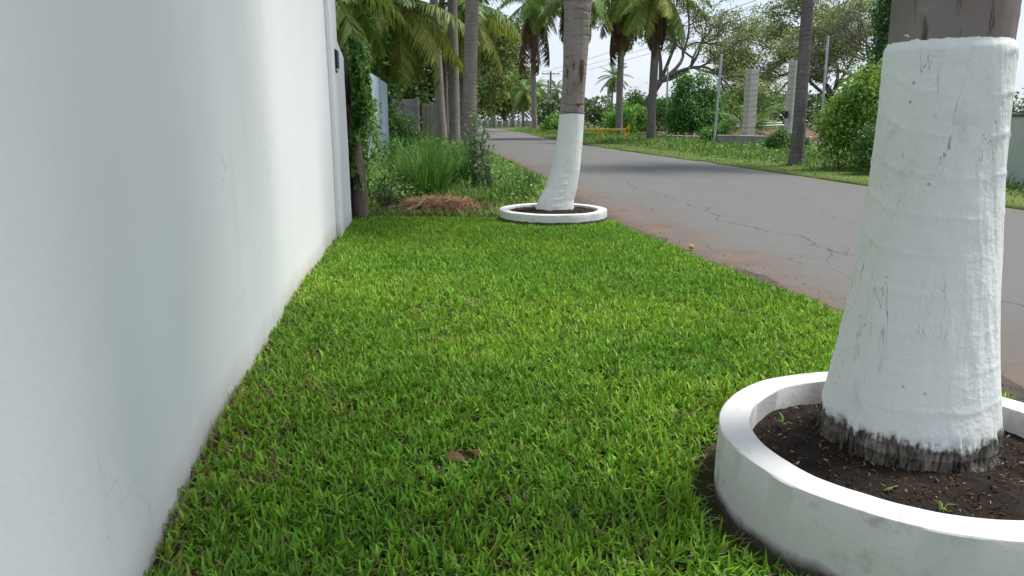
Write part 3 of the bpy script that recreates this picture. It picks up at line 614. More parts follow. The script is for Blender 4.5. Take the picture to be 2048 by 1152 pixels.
hs = MB().box((.024, 0, .012), (.022, .085, .17), bev=.006).build('housing', M['lamp_black'], wl)
MB().box((.024, 0, -.08), (.018, .07, .012)).build('diffuser', M['white'], hs)

# ------------------------------------------------------------------ lawn grass
def lawn():
    N0 = 54000; y = 1.0 + 7.75 * rng.random(N0) ** 1.0; keepd = np.interp(y, [1, 3, 5, 8.8], [1, .95, .75, .62]); ok = rng.random(N0) < keepd; y = y[ok]
    x = wall_x(y) + .006 + (lawn_r(y) - wall_x(y) + .02) * rng.random(len(y)); e = lawn_r(y) + .10 * (fbm(y * 4, y * 0, 91) - .5); k = x < e; x, y = x[k], y[k]
    dn_ = np.hypot(x - RN[0], y - RN[1]); df2 = np.hypot(x - RF[0], y - RF[1]); left = (x < RN[0] - .1) & (y < 2.4)
    bare = fbm(x * 5.5, y * 5.5, 92, 3)
    k = (dn_ > RN[2] + .012 + .075 * left * (.5 + bare)) & (df2 > RF[2] + .012) & (y < 8.72 + .10 * vn(x * 2, x * 0, 3))
    k &= (bare > .21) | (rng.random(len(x)) < .25)
    k &= np.hypot(x + .165, (y - 2.28) * .8) > .045
    x, y = x[k], y[k]; T = len(x)
    # tufts: a few blades each
    nb = 4 + (rng.random(T) < .5).astype(int); I = np.repeat(np.arange(T), nb); N = len(I)
    px = x[I] + rng.normal(size=N) * .011; py = y[I] + rng.normal(size=N) * .011; px = np.maximum(px, wall_x(py) + .004)
    patch = fbm(px * 1.2 + 3, py * 1.2, 93, 3); fine = fbm(px * 6, py * 6, 94, 2); tall = fbm(px * 2.4, py * 2.4, 95, 3)
    L = (.032 + .040 * rng.random(N)) * (.78 + .48 * tall); L *= np.interp(df2 := np.hypot(px - RF[0], py - RF[1]), [.6, .9], [.7, 1]); W = .0066 + .0050 * rng.random(N); W *= np.interp(py, [1, 4, 8.5], [1, 1.05, 1.3])
    az = rng.random(N) * 6.283; lean = np.abs(rng.normal(size=N)) * .42 + .08; curl = np.abs(rng.normal(size=N)) * .65
    g1 = np.array([.120, .285, .020]); g2 = np.array([.185, .355, .026]); f = np.clip((patch - .3) / .4, 0, 1)[:, None]
    c = g1 * (1 - f) + g2 * f; c = vary(c, N, .24, .16)
    nearwall = np.exp(-(px - wall_x(py)) / .10); dry = rng.random(N) < (.075 + .45 * np.clip((fine - .60) / .2, 0, 1) * np.clip((patch - .35) / .2, 0, 1) + .65 * nearwall)
    c[dry] = vary([.24, .21, .085], int(dry.sum()), .25, .1); L[dry] *= .75; lean[dry] += .4
    P = np.stack([px, py, lawn_z(px, py) - .004], -1)
    tip = c * np.array([1.25, 1.1, 1.1])
    parts = [blades(P, L, W, az, lean, curl, c, tip)]
    # flat thatch of dead leaves lying between the tufts
    N = 26000; py = 1.0 + 7.6 * rng.random(N) ** 1.3; px = wall_x(py) + (lawn_r(py) - wall_x(py)) * rng.random(N); k = (np.hypot(px - RN[0], py - RN[1]) > RN[2] + .02) & (np.hypot(px - RF[0], py - RF[1]) > RF[2] + .02); px, py = px[k], py[k]; N = len(px)
    P = np.stack([px, py, lawn_z(px, py) + .004 + .012 * rng.random(N)], -1); q = rng.random(N)[:, None]; c = vary(np.array([.05, .10, .02]) * (1 - q) + np.array([.21, .16, .085]) * q, N, .3)
    parts.append(blades(P, .03 + .03 * rng.random(N), .003 + .003 * rng.random(N), rng.random(N) * 6.283, 1.2 + .35 * rng.random(N), .25 * rng.normal(size=N), c))
    stuff('lawn_grass', parts, M['grass'], 'bright green mown lawn between the white wall and the road', 'grass')
lawn()
# bits of the lawn: soil clods, twig, fruit
def blob(r, seed, sq=(1, 1, .7), amp=.35, n=16):
    th = np.linspace(0, math.pi, n); ph = np.linspace(0, 2 * math.pi, 2 * n, endpoint=False); A, B = np.meshgrid(ph, th)
    d = np.stack([np.sin(B) * np.cos(A), np.sin(B) * np.sin(A), np.cos(B)], -1); q = 1 + amp * (fbm(d[..., 0] * 2.5 + 5 + seed, d[..., 1] * 2.5 + d[..., 2] * 2, seed, 4) - .5) * 2
    V = (d * q[..., None] * r * np.array(sq)).reshape(-1, 3); m = 2 * n; i, j = np.meshgrid(np.arange(n - 1), np.arange(m), indexing='ij'); k = (j + 1) % m
    return V, np.stack([i * m + j, (i + 1) * m + j, (i + 1) * m + k, i * m + k], -1).reshape(-1, 4)
for (x, y, r, s, lab) in ((-.19, 2.24, .034, 3, 'larger crumbly brown soil clod lying in the lawn'), (-.11, 2.29, .026, 5, 'smaller brown soil clod beside the larger one in the lawn')):
    V, Q = blob(r, s); o = link('soil_clod', mesh_np('soil_clod', V, [Q], smooth=True), M['clod']); o.location = (x, y, float(lawn_z(x, y)) + r * .45); tag(o, lab, 'soil clod', 'soil clods in the lawn')
V, Q = blob(.024, 8, (1, 1, .9), .08); o = link('fallen_fruit', mesh_np('fallen_fruit', V, [Q], smooth=True), M['fruit']); o.location = (1.62, 6.6, -.018); tag(o, 'small yellow fallen fruit on the soil strip at the lawn edge', 'fruit')
P = np.stack([np.linspace(0, .24, 9), .015 * np.sin(np.linspace(0, 3, 9)), np.array([.05, .052, .055, .058, .06, .062, .06, .058, .052])], -1); tw = MB().tube(P, np.linspace(.004, .0015, 9), 6).build('dry_twig', M['wood_old']); tw.location = (-.28, 4.2, float(lawn_z(-.2, 4.2)) + .01); tw.rotation_euler = (0, 0, .35); tag(tw, 'thin dry straw coloured twig lying on the lawn', 'twig')

def road_litter():
    N = 3200; y = 1.5 + 13 * rng.random(N) ** 1.4; u = np.abs(rng.normal(size=N)) * .42; x = np.where(y < 9, lawn_r(np.minimum(y, 9)), road_l(y) + .1) + .02 + u; sz = (.006 + .016 * rng.random(N) ** 3)
    c = vary([.13, .09, .06], N, .45); p = rng.random(N) < .15; c[p] = vary([.33, .26, .17], int(p.sum()), .2); zz = np.interp(u, [0, .12, .4, 3], [-.012, -.028, -.044, -.036]) - .012 * np.clip((y - 4) / 5, 0, 1) * (u < .3)
    stuff('roadside_litter', [leaves(np.stack([x, y, zz], -1), rng.normal(size=(N, 3)) * .45 + [0, 0, 1], sz, .5, c)], M['dry'], 'brown crumbs of soil and leaf litter on the road edge beside the lawn', 'litter')
road_litter()
# seedlings in the near planter
for (x, y, h, lab) in ((.86, 2.19, .05, 'tiny forked green seedling at the left in the near planter soil'), (1.06, 1.66, .055, 'small curved green seedling by the front rim of the near planter'), (.975, 1.76, .03, 'low green leaf sprouting before the near palm trunk')):
    t = tag(empty('seedling', (x, y, .158)), lab, 'seedling', 'seedlings in the near planter'); m = 4
    az = np.array([.3, 2.6, 4.2, 1.4]) + x * 9; Pp = np.zeros((m, 3)); v, tt, c = blades(Pp, np.full(m, h) * np.array([1, .9, .7, .6]), np.full(m, .008), az, np.array([.3, .5, .8, .6]), np.full(m, .9), vary([.16, .30, .06], m, .15)); link('leaf_blades', mesh_np('leaf_blades', v, [tt], col=c), M['grass'], t)
# bark flakes fallen at the palm foot
for k in range(10):
    a = -1.0 + .9 * random.random(); r = .30 + .12 * random.random(); x, y = 1.215 + r * math.cos(a), 2.1 + r * math.sin(a)
    if math.hypot(x - RN[0], y - RN[1]) > .42: continue
    o = MB().box((0, 0, 0), (.05 + .05 * random.random(), .010 + .008 * random.random(), .006), bev=.002).build('bark_flake', M['chip']); o.location = (x, y, .166); o.rotation_euler = (random.uniform(-.2, .2), random.uniform(-.25, .25), random.uniform(-.6, 1.2)); tag(o, 'brown flake of bark on the near planter soil at the foot of the trunk', 'bark flake', 'bark flakes in the near planter')

# ------------------------------------------------------------------ left verge: fence, sheets, weeds
bw = tag(empty('board_fence', (-1.93, 8.50, -.05)), 'dark weathered board fence adjoining the end of the white wall', 'fence')
for k in range(7):
    y = .02 + k * .23; o = MB().box((0, 0, .83), (.03, .20, 1.66 + .08 * math.sin(k * 2.1)), bev=.004).build('board', M['wood_dark'] if k % 2 == 0 else M['wood_old'], bw); o.location = (float(fence_x(8.5 + y)) + 1.93 + .0, y, 0); o.rotation_euler = (.02 * math.sin(k * 5), .015 * math.cos(k * 3), .14)
MB().box((.0, .9, 1.2), (.045, 1.6, .07), rot=Matrix.Rotation(.145, 3, 'Z')).build('rail', M['wood_dark'], bw).location = (-.21, .02, 0)
P = np.stack([.02 * np.sin(np.linspace(0, 4, 14)), .015 * np.cos(np.linspace(0, 5, 14)), np.linspace(-.1, 1.12, 14)], -1); A, Z = np.meshgrid(np.linspace(0, 6.283, 16, endpoint=False), P[:, 2])
V, Q, T = tube(P, np.linspace(.085, .055, 14), 16, True, .3 * (fbm(np.cos(A) * 3 + 3, Z * 2 + np.sin(A) * 3, 4) - .5)); o = link('timber_post', mesh_np('timber_post', V, [Q, T], smooth=True), M['wood_old']); o.location = (-1.79, 8.72, -.04); o.rotation_euler = (.0, -.02, 0); tag(o, 'rough weathered timber post just past the end of the white wall', 'post')

def sheet_fence():
    t = tag(empty('metal_sheet_fence', (-2.8, 14.6, -.05)), 'pale blue corrugated metal sheet fence behind the vines', 'fence')
    fx2 = interp([(-2.80, 14.5), (-3.20, 19.6)]); ys = [14.5, 15.35, 16.2, 17.05, 17.9, 18.75, 19.6]
    for k in range(6):
        a = np.array([fx2(ys[k]), ys[k] + .01]); b = np.array([fx2(ys[k + 1]), ys[k + 1] - .01]); m = 61; s = np.linspace(0, 1, m)[:, None]; d = unit((b - a)[None])[0]; nr = np.array([d[1], -d[0]])
        P = a + (b - a) * s + nr * .012 * np.sin(s * 11 * 2 * math.pi); top = 2.05 - .01 * k
        V = np.concatenate([np.column_stack([P, np.full(m, .02)]), np.column_stack([P, np.full(m, top)]), np.column_stack([P - nr * .003, np.full(m, .02)]), np.column_stack([P - nr * .003, np.full(m, top)])]) - np.array([-2.8, 14.6, -.05])
        q = np.arange(m - 1); Q = np.concatenate([np.column_stack([q, q + 1, m + q + 1, m + q]), np.column_stack([2 * m + q + 1, 2 * m + q, 3 * m + q, 3 * m + q + 1]), np.column_stack([m + q, m + q + 1, 3 * m + q + 1, 3 * m + q])])
        link('metal_sheet', mesh_np('metal_sheet', V, [Q], smooth=True), M['sheet'], t)
    for y in (14.5, 17.05, 19.62): MB().box((float(fx2(y)) + 2.8 - .05, y - 14.6, 1.0), (.06, .06, 2.05)).build('post', M['wood_grey'], t)
sheet_fence()
cw = tag(empty('concrete_plank_wall', (-4.9, 30.5, -.05)), 'grey wall of stacked concrete planks behind the left verge', 'wall')
for k in range(7): MB().box((.52, 0, .17 + k * .275), (1.06, .07, .268), bev=.008).build('concrete_plank', M['concrete'], cw).location = (.0, .004 * math.sin(k * 3), 0)
MB().box((1.11, .0, 1.0), (.12, .12, 2.05), bev=.01).build('post', M['concrete'], cw); MB().box((-.07, .0, 1.0), (.12, .12, 2.05), bev=.01).build('post', M['concrete'], cw)
pg = tag(empty('plank_gate', (-3.68, 31.0, -.05)), 'grey upright plank gate next to the concrete plank wall', 'gate')
for k in range(5): MB().box((.09 + k * .17, .01 * (k % 2), .93), (.155, .03, 1.75 + .07 * math.sin(k * 4)), bev=.004).build('plank', M['wood_grey'], pg)
MB().box((.43, .035, 1.35), (.85, .03, .09)).build('rail', M['wood_old'], pg); MB().box((.43, .035, .4), (.85, .03, .09)).build('rail', M['wood_old'], pg)

# vine over the fences: stems and leaves, thicker at the top
def vine(label, y0, y1, zlo, zhi, n, out, seed, size=.07, col=(.045, .10, .02)):
    r = np.random.default_rng(seed); t = tag(empty('climbing_vine', (float(fence_x(y0)), y0, 0)), label, 'vine', 'vines on the left fences'); org = np.array([fence_x(y0), y0, 0])
    mb = MB()
    for k in range(9):
        ya = y0 + (y1 - y0) * r.random(); s = np.linspace(0, 1, 12); yy = ya + .25 * np.sin(s * 5 + k) * s; z = -.05 + (zhi * (.7 + .3 * r.random())) * s; mb.tube(np.stack([fence_x(yy) + .06 + .04 * np.sin(s * 9 + k), yy, z], -1) - org, .010, 5)
    mb.build('stem', M['wood_dark'], t)
    y = y0 + (y1 - y0) * r.random(n); z = zlo + (zhi - zlo) * r.random(n) ** .8; dens = fbm(y * 2.2, z * 2.2, seed, 3); k = dens > .36; y, z = y[k], z[k]; m = len(y); bulge = out * (.25 + fbm(y * 1.6, z * 1.6, seed + 3, 2)) * (.5 + .6 * r.random(m)); x = fence_x(y) + .04 + bulge
    nr = unit(r.normal(size=(m, 3)) * .7 + np.array([.8, -.4, .5])); c = vary(1.5 * np.array(col), m, .38, .2); hi = r.random(m) < .18; c[hi] *= [1.9, 1.6, 1.2]
    v, tt, cc = leaves(np.stack([x, y, z], -1) - org, nr, size * (.6 + .8 * r.random(m)), .7, np.clip(c, 0, .5)); link('leaves', mesh_np('leaves', v, [tt], col=cc), M['leaf'], t)
vine('leafy dark green vine hanging over the board fence by the white wall', 8.58, 9.9, .30, 2.0, 8500, .27, 51, .075, (.06, .13, .024))
vine('leafy vine tangled over the fence before the metal sheets', 9.8, 13.4, .1, 1.9, 4200, .10, 52, .075, (.055, .12, .022))
vine('sparse vine trailing down the metal sheets', 14.2, 17.6, .05, 1.5, 1100, .18, 53, .075, (.055, .12, .022))

def clump(label, x, y, h, n, spread, seed, col=(.06, .15, .025), w=.014, name='grass_clump', group='tall grass clumps on the left verge'):
    r = np.random.default_rng(seed); az = r.random(n) * 6.283; q = r.random(n); b_ = r.integers(0, 7, n); ba = r.random(7) * 6.283; br = r.random(7) * .32 * spread; P = np.stack([br[b_] * np.cos(ba[b_]) + .08 * np.cos(az) * q, br[b_] * np.sin(ba[b_]) + .08 * np.sin(az) * q, np.full(n, -.05)], -1)
    v, t, c = blades3(P, h * (.40 + .65 * r.random(n)) * (.75 + .35 * r.random(7)[b_]), np.full(n, w) * (.7 + .6 * r.random(n)), az + r.normal(size=n) * .4, .04 + .40 * q * spread * r.random(n) + .1 * r.random(n), .25 + 1.7 * r.random(n) * q, vary(col, n, .25, .15))
    o = link(name, mesh_np(name, v, [t], col=c), M['grass']); o.location = (x, y, 0); tag(o, label, 'grass clump', group); return o
def blades3(P, L, W, az, lean, curl, col, seg=5):
    N = len(P); d = np.stack([np.cos(az), np.sin(az), 0 * az], -1); sd = np.stack([-np.sin(az), np.cos(az), 0 * az], -1); up = np.array([0, 0, 1.0]); pts = [P]; p = P
    for k in range(seg):
        a = lean + curl * ((k + .5) / seg) ** 1.5; p = p + (L / seg)[:, None] * (np.cos(a)[:, None] * up + np.sin(a)[:, None] * d); pts.append(p)
    V = []
    for k, q in enumerate(pts):
        wk = W * (1 - (k / seg) ** 2 * .96) * .5; V += [q - sd * wk[:, None], q + sd * wk[:, None]]
    V = np.stack(V, 1).reshape(-1, 3); b = np.arange(N)[:, None] * (2 * seg + 2); T = []
    for k in range(seg): T += [b + [2 * k, 2 * k + 1, 2 * k + 3], b + [2 * k, 2 * k + 3, 2 * k + 2]]
    return V, np.concatenate(T), np.repeat(col, 2 * seg + 2, 0)
clump('big arching tussock of long grass behind the dry straw heap', -1.12, 11.2, 1.15, 750, 1.4, 1, (.085, .20, .032))
clump('tussock of long grass left behind the big one', -1.75, 12.3, .9, 420, 1.2, 2, (.085, .19, .03))
clump('tussock of long grass right behind the big one', -.72, 12.6, .95, 420, 1.1, 3, (.075, .18, .04))
clump('short bright grass clump at the road edge behind the far planter', -.05, 11.0, .40, 320, 1.5, 4, (.09, .19, .03), .012)
clump('short grass clump between the far planter and the tussocks', -.35, 10.3, .36, 300, 1.5, 5, (.10, .18, .035), .011)
clump('low grass clump by the roadside past the far planter', .25, 12.6, .42, 300, 1.5, 6, (.07, .17, .03), .012)
clump('tall grass clump at the foot of the nearest left palm', -1.0, 17.5, .9, 380, 1.2, 7, (.06, .14, .03), .018)
clump('tall grass clump before the metal sheets', -2.35, 16.0, .75, 380, 1.3, 8, (.075, .17, .03), .018)
# grey green leafy weeds
def weed(label, x, y, h, stems, seed, col, lsz=.07, spread=.35, name='leafy_weed', group='leafy weeds on the verges', cat='weed', z0=-.05, lpm=26):
    r = np.random.default_rng(seed); t = tag(empty(name, (x, y, z0)), label, cat, group); mb = MB(); Ps = []; Ds = []
    for k in range(stems):
        a = r.random() * 6.283; hh = h * (.55 + .5 * r.random()); s = np.linspace(0, 1, 9)[:, None]; b = np.array([math.cos(a), math.sin(a), 0]) * spread
        P = b * (.15 + .85 * s ** 1.5) * r.random() + np.array([0, 0, 1]) * s * hh; mb.tube(P, np.linspace(.006, .002, 9), 4); m = int(lpm * hh); q = .12 + .9 * r.random(m); q = np.clip(q, 0, 1)
        Ps.append(np.stack([np.interp(q, s[:, 0], P[:, c]) for c in range(3)], -1)); Ds.append(unit(r.normal(size=(m, 3)) + [0, 0, .35]))
    mb.build('stem', M['wood_old'], t); P = np.concatenate(Ps); D = np.concatenate(Ds); m = len(P); sz = lsz * (.6 + .8 * r.random(m))
    v, tt, c = leaves(P + D * sz[:, None] * .5, unit(np.cross(D, r.normal(size=(m, 3)))), sz, .42, vary(1.35 * np.array(col), m, .3, .15), D); link('leaves', mesh_np('leaves', v, [tt], col=c), M['leaf'], t); return t
weed('tall grey green leafy weed before the nearest left palm trunk', -.55, 11.6, 1.25, 16, 1, (.13, .19, .09), .075, .32, lpm=40)
weed('second grey green weed, shorter, beside the big tussock', -.35, 11.1, .75, 12, 2, (.12, .19, .085), .07, .25, lpm=40)
weed('low dark weed at the foot of the timber post', -1.55, 9.4, .42, 22, 3, (.05, .10, .03), .065, .4, lpm=46)
weed('bright green weed below the vine by the fence', -2.0, 11.0, .45, 24, 4, (.09, .19, .03), .08, .55, lpm=40)
weed('bushy green weed on the verge before the metal sheets', -2.2, 14.0, .85, 26, 5, (.07, .16, .03), .09, .6, lpm=40)
weed('bushy green weed behind the metal sheets', -3.2, 21.5, 1.3, 30, 6, (.08, .16, .03), .12, .9, lpm=40)
# dry straw heap
def straw():
    N = 3000; a = rng.random(N) * 6.283; q = np.sqrt(rng.random(N)); x = -.98 + .62 * q * np.cos(a); y = 9.68 + .62 * q * np.sin(a); z = -.03 + .14 * (1 - q ** 1.6) * (.6 + .5 * fbm(x * 4, y * 4, 5)) + .01
    hz = z.copy(); P = np.stack([x, y, hz], -1); c = vary([.27, .165, .095], N, .35, .08)
    stuff('dry_straw_heap', [blades(P, .10 + .16 * rng.random(N), .005 + .006 * rng.random(N), rng.normal(size=N) * .9 + np.where(rng.random(N) < .5, 0, 3.14) + .3, 1.25 + .4 * rng.random(N), .3 * rng.normal(size=N), c)], M['dry'], 'heap of brown dry straw at the end of the lawn', 'straw heap')
    V, Q = blob(1, 17, (.56, .54, .10), .2, 20); o = link('earth_mound', mesh_np('earth_mound', V, [Q], smooth=True), M['clod']); o.location = (-1.02, 9.85, -.03); tag(o, 'low brown earth mound under the dry straw', 'mound')
straw()
for k, (x, y, L, az, el, rr, lab) in enumerate(((-1.75, 9.15, .75, .55, .10, .022, 'thin grey dead branch lying under the weeds by the post'), (-1.62, 9.45, .60, .45, .14, .028, 'thicker grey dead branch leaning before the weeds'), (-1.30, 9.05, .42, 1.0, .30, .03, 'short dark branch sticking up left of the straw heap'), (-.80, 10.35, .45, -.35, .25, .012, 'thin dry stick right of the straw heap'))):
    s = np.linspace(0, 1, 8); P = np.stack([L * s, .03 * np.sin(s * 6 + k), L * el * s + .02], -1); o = MB().tube(P, rr * (1 - .5 * s), 7).build('dead_branch', M['wood_old'], None, True); o.location = (x, y, -.02); o.rotation_euler = (0, 0, az); tag(o, lab, 'branch', 'dead branches by the straw heap')
# grass and herbs filling the left verge
def left_fill():
    N = 26000; y = 8.9 + 50 * rng.random(N) ** 1.9; f = fence_x(y); e = road_l(y) + .25 * fbm(y * 1.5, y * 0, 3); u = rng.random(N); x = f + .05 + (e - f) * u
    k = (np.hypot((x + 1.02) / .55, (y - 9.75) / .50) > 1) & (np.hypot(x - RF[0], y - RF[1]) > RF[2] + .05) & ~((x > .0) & (y < 9.9) & (rng.random(N) < .6)); x, y, u = x[k], y[k], u[k]; N = len(x)
    z = -.045 + .07 * (fbm(x * .9, y * .9, 8) - .35) - .02; h = (.12 + .30 * rng.random(N)) * np.interp(u, [0, .7, 1], [1.25, .85, .28]) * np.interp(y, [9, 10.5, 13, 22, 60], [.35, .7, 1.1, 1.7, 2.0]); wd_ = np.interp(y, [9, 20, 60], [.010, .02, .05])
    P = np.stack([x, y, z], -1); mixf = fbm(x * .9, y * .5, 66)[:, None]; c = vary(np.array([.085, .20, .028]) * (1 - mixf) + np.array([.16, .26, .045]) * mixf, N, .28, .15); d = rng.random(N) < np.interp(y, [9, 11, 14], [.35, .15, .05]); c[d] = vary([.24, .19, .09], int(d.sum()), .25)
    a = blades(P, h, wd_ * (.7 + .6 * rng.random(N)), rng.random(N) * 6.283, .1 + .5 * np.abs(rng.normal(size=N)) * .6, .2 + .8 * rng.random(N), c, c * 1.15)
    N = 12000; y = 9.8 + 45 * rng.random(N) ** 1.8; u = rng.random(N) * .9; x = fence_x(y) + .1 + (road_l(y) - fence_x(y)) * u; k = (np.hypot((x + 1.02) / .6, (y - 9.75) / .6) > 1) & (fbm(x * 1.2, y * 1.2, 12) > .42); x, y, u = x[k], y[k], u[k]; N = len(x); z = -.03 + rng.random(N) * .42 * np.interp(u, [0, .8, 1], [1.1, .6, .2]) * np.interp(y, [9.8, 12, 25], [.5, 1, 1.8])
    b = leaves(np.stack([x, y, z], -1), rng.normal(size=(N, 3)) * .6 + [0, -.2, 1], np.interp(y, [9, 20, 55], [.05, .09, .2]) * (.6 + .8 * rng.random(N)), .6, vary([.11, .23, .034], N, .35, .18))
    stuff('verge_weeds', [a, b], M['grass'], 'dense green grass and weeds covering the left verge', 'weeds')
left_fill()

# ------------------------------------------------------------------ right verge
def right_fill():
    parts = []; N = 30000; y = 5 + 85 * rng.random(N) ** 2.0; o = 6 * rng.random(N) ** 1.3; x = road_r(y) + .02 + .16 * (vn(y * 1.3, y * 0, 5)) + o
    gz = -.035 + .04 * np.clip((x - road_r(y)) / 3, 0, 1) + .05 * (fbm(x * .7, y * .7, 18) - .4) - .01; mow = np.clip((o - .5 - .6 * fbm(y * .6, y * 0, 7)) / .8, 0, 1)
    h = .035 + .02 * rng.random(N) + mow * (.08 + .24 * rng.random(N)) * (.3 + fbm(x * 1.1, y * .8, 21)); c = vary(np.array([.13, .22, .04]) * (1 - mow[:, None]) + np.array([.09, .19, .028]) * mow[:, None], N, .25, .15); d = rng.random(N) < .10; c[d] = vary([.26, .22, .10], int(d.sum()), .2)
    h *= np.interp(y, [5, 20, 80], [1, 1.1, 1.6]); parts.append(blades(np.stack([x, y, gz], -1), h, np.interp(y, [5, 15, 40, 90], [.010, .016, .035, .07]), rng.random(N) * 6.283, .15 + .5 * rng.random(N), .6 * rng.random(N), c, c * 1.15))
    N = 22000; y = 11 + 60 * rng.random(N) ** 1.5; o = 1.1 + 6.5 * rng.random(N); x = road_r(y) + o; k = fbm(x * .55, y * .55, 33) > .36; x, y, o = x[k], y[k], o[k]; N = len(x)
    z = -.02 + rng.random(N) ** 1.2 * np.clip((o - .9) / 2, 0, 1) * (.10 + .36 * fbm(x * .8, y * .8, 44)); s = np.interp(y, [11, 20, 45, 70], [.06, .08, .14, .2]) * (.6 + .8 * rng.random(N))
    parts.append(leaves(np.stack([x, y, z], -1), rng.normal(size=(N, 3)) * .6 + [-.2, -.3, 1], s, .65, vary([.10, .205, .028], N, .32, .16)))
    stuff('roadside_weeds', parts, M['grass'], 'light green grass and low weeds along the far side of the road', 'weeds')
right_fill()

def leafcloud(label, base, clumps, n, size, col, seed, name='shrub', cat='shrub', group=None, stems=5, trunk=None, asp=.55, hi=.15, ext=None):
    """clumps: list of (x,y,z,r[,rz]) relative to base; leaves spread through each clump, denser near its skin"""
    r = np.random.default_rng(seed); t = tag(empty(name, base), label, cat, group); mb = MB(); C = np.array([(c[0], c[1], c[2], c[3], c[4] if len(c) > 4 else c[3]) for c in clumps])
    if trunk:
        th, tr, lx, ly = trunk; s = np.linspace(0, 1, 10); P = np.stack([lx * s ** 1.3, ly * s ** 1.3, -.15 + (th + .15) * s], -1); mb.tube(P, tr * (1.25 - .5 * s), 10); top = P[-1]
    else: top = np.array([0, 0, .05])
    for c in C[r.permutation(len(C))[:stems]]:
        s = np.linspace(0, 1, 9)[:, None]; e = c[:3]; m = top * .5 + e * .5 + np.array([0, 0, -.12 * np.linalg.norm(e - top)]) + r.normal(size=3) * .06 * np.linalg.norm(e - top); st = top if trunk else np.array([r.normal() * .06, r.normal() * .06, -.15])
        P = (1 - s) ** 2 * st + 2 * s * (1 - s) * m + s ** 2 * e; q = (trunk[1] * .55 if trunk else .02); mb.tube(P, q * (1 - .8 * s[:, 0]) + .004, 6)
    mb.build('trunk' if trunk else 'stems', M['tree_bark'], t, True)
    wgt = C[:, 3] ** 2; I = r.choice(len(C), n, p=wgt / wgt.sum()); d = unit(r.normal(size=(n, 3))); rad = r.random(n) ** .45 * (1 + .18 * r.normal(size=n)); 
    rad *= .72 + .6 * fbm(d[:, 0] * 2.2 + I * 3.1, d[:, 1] * 2.2 + d[:, 2] * 2.2, seed, 3)
    P = C[I, :3] + d * rad[:, None] * np.stack([C[I, 3], C[I, 3], C[I, 4]], -1); k = P[:, 2] > .02; P, d, I = P[k], d[k], I[k]; m = len(P)
    cc = vary(1.9 * np.asarray(col)[None] * np.exp(r.normal(size=(len(C), 1)) * .16)[I], m, .26, .14); h_ = r.random(m) < hi; cc[h_] *= [1.7, 1.5, 1.1]
    v, tt, c = leaves(P, d * .6 + r.normal(size=(m, 3)) * .7 + [0, 0, .5], size * (.55 + .9 * r.random(m)), asp, np.clip(cc, .004, .5)); link('foliage' if not trunk else 'crown', mesh_np('foliage', v, [tt], col=c), M['leaf'], t); return t
def cl(n, rx, ry, z0, z1, r0, r1, seed, dome=True):
    r = random.Random(seed); out = []
    for k in range(n):
        a = r.random() * 6.283; q = math.sqrt(r.random()); z = r.random(); sh = math.sqrt(max(.05, 1 - (2 * z - .75) ** 2 * .55)) if dome else 1
        out.append((rx * q * math.cos(a) * sh, ry * q * math.sin(a) * sh, z0 + (z1 - z0) * z, r0 + (r1 - r0) * r.random()))
    return out
GT, GS = 'trees behind the left fences', 'shrubs across the road'
# left background
leafcloud('dense dark green tree behind the metal sheet fence', (-5.6, 23.5, -.1), cl(16, 1.7, 1.7, 1.6, 5.2, .6, 1.1, 1), 9000, .17, (.05, .105, .024), 1, 'broadleaf_tree', 'tree', GT, 7, (1.6, .14, .2, 0))
leafcloud('dark tree with a slim trunk behind the concrete plank wall', (-6.2, 34, -.1), cl(18, 2.3, 2.3, 1.8, 5.6, .8, 1.4, 2), 11000, .22, (.045, .095, .022), 2, 'broadleaf_tree', 'tree', GT, 7, (2.2, .13, .1, 0))
leafcloud('wide dark tree mass behind the plank gate', (-4.3, 42, -.1), cl(20, 2.4, 2.6, 1.2, 6.2, .9, 1.5, 3), 12000, .25, (.045, .095, .022), 3, 'broadleaf_tree', 'tree', GT, 7, (2.5, .16, -.2, 0))
leafcloud('tall olive green tree leaning over the road beyond the left palms', (-4.4, 64, -.1), [(c[0] + 1.0,) + c[1:] for c in cl(30, 3.2, 3.2, 2.6, 9.2, 1.0, 1.8, 4)], 17000, .30, (.075, .105, .028), 4, 'broadleaf_tree', 'tree', GT, 9, (4.5, .28, .8, 0))
leafcloud('tall olive green tree at the end of the road behind the white posts', (-1.3, 124, -.1), cl(34, 4.0, 3.4, 4.0, 15.5, 1.4, 2.3, 5), 15000, .50, (.085, .105, .03), 5, 'broadleaf_tree', 'tree', GT, 9, (7.0, .35, 0, 0))
leafcloud('broad green tree far behind the white wall end', (-11.5, 45, -.1), cl(22, 3.6, 3, 2, 7.5, 1.1, 1.9, 6), 12000, .28, (.045, .09, .022), 6, 'broadleaf_tree', 'tree', GT, 7, (3, .2, 0, 0))
leafcloud('small light green shrub before the concrete plank wall', (-4.55, 27.5, -.05), cl(9, .55, .5, .4, 1.7, .3, .5, 7), 2600, .12, (.085, .16, .028), 7, 'shrub', 'shrub', 'shrubs on the left verge', 5)
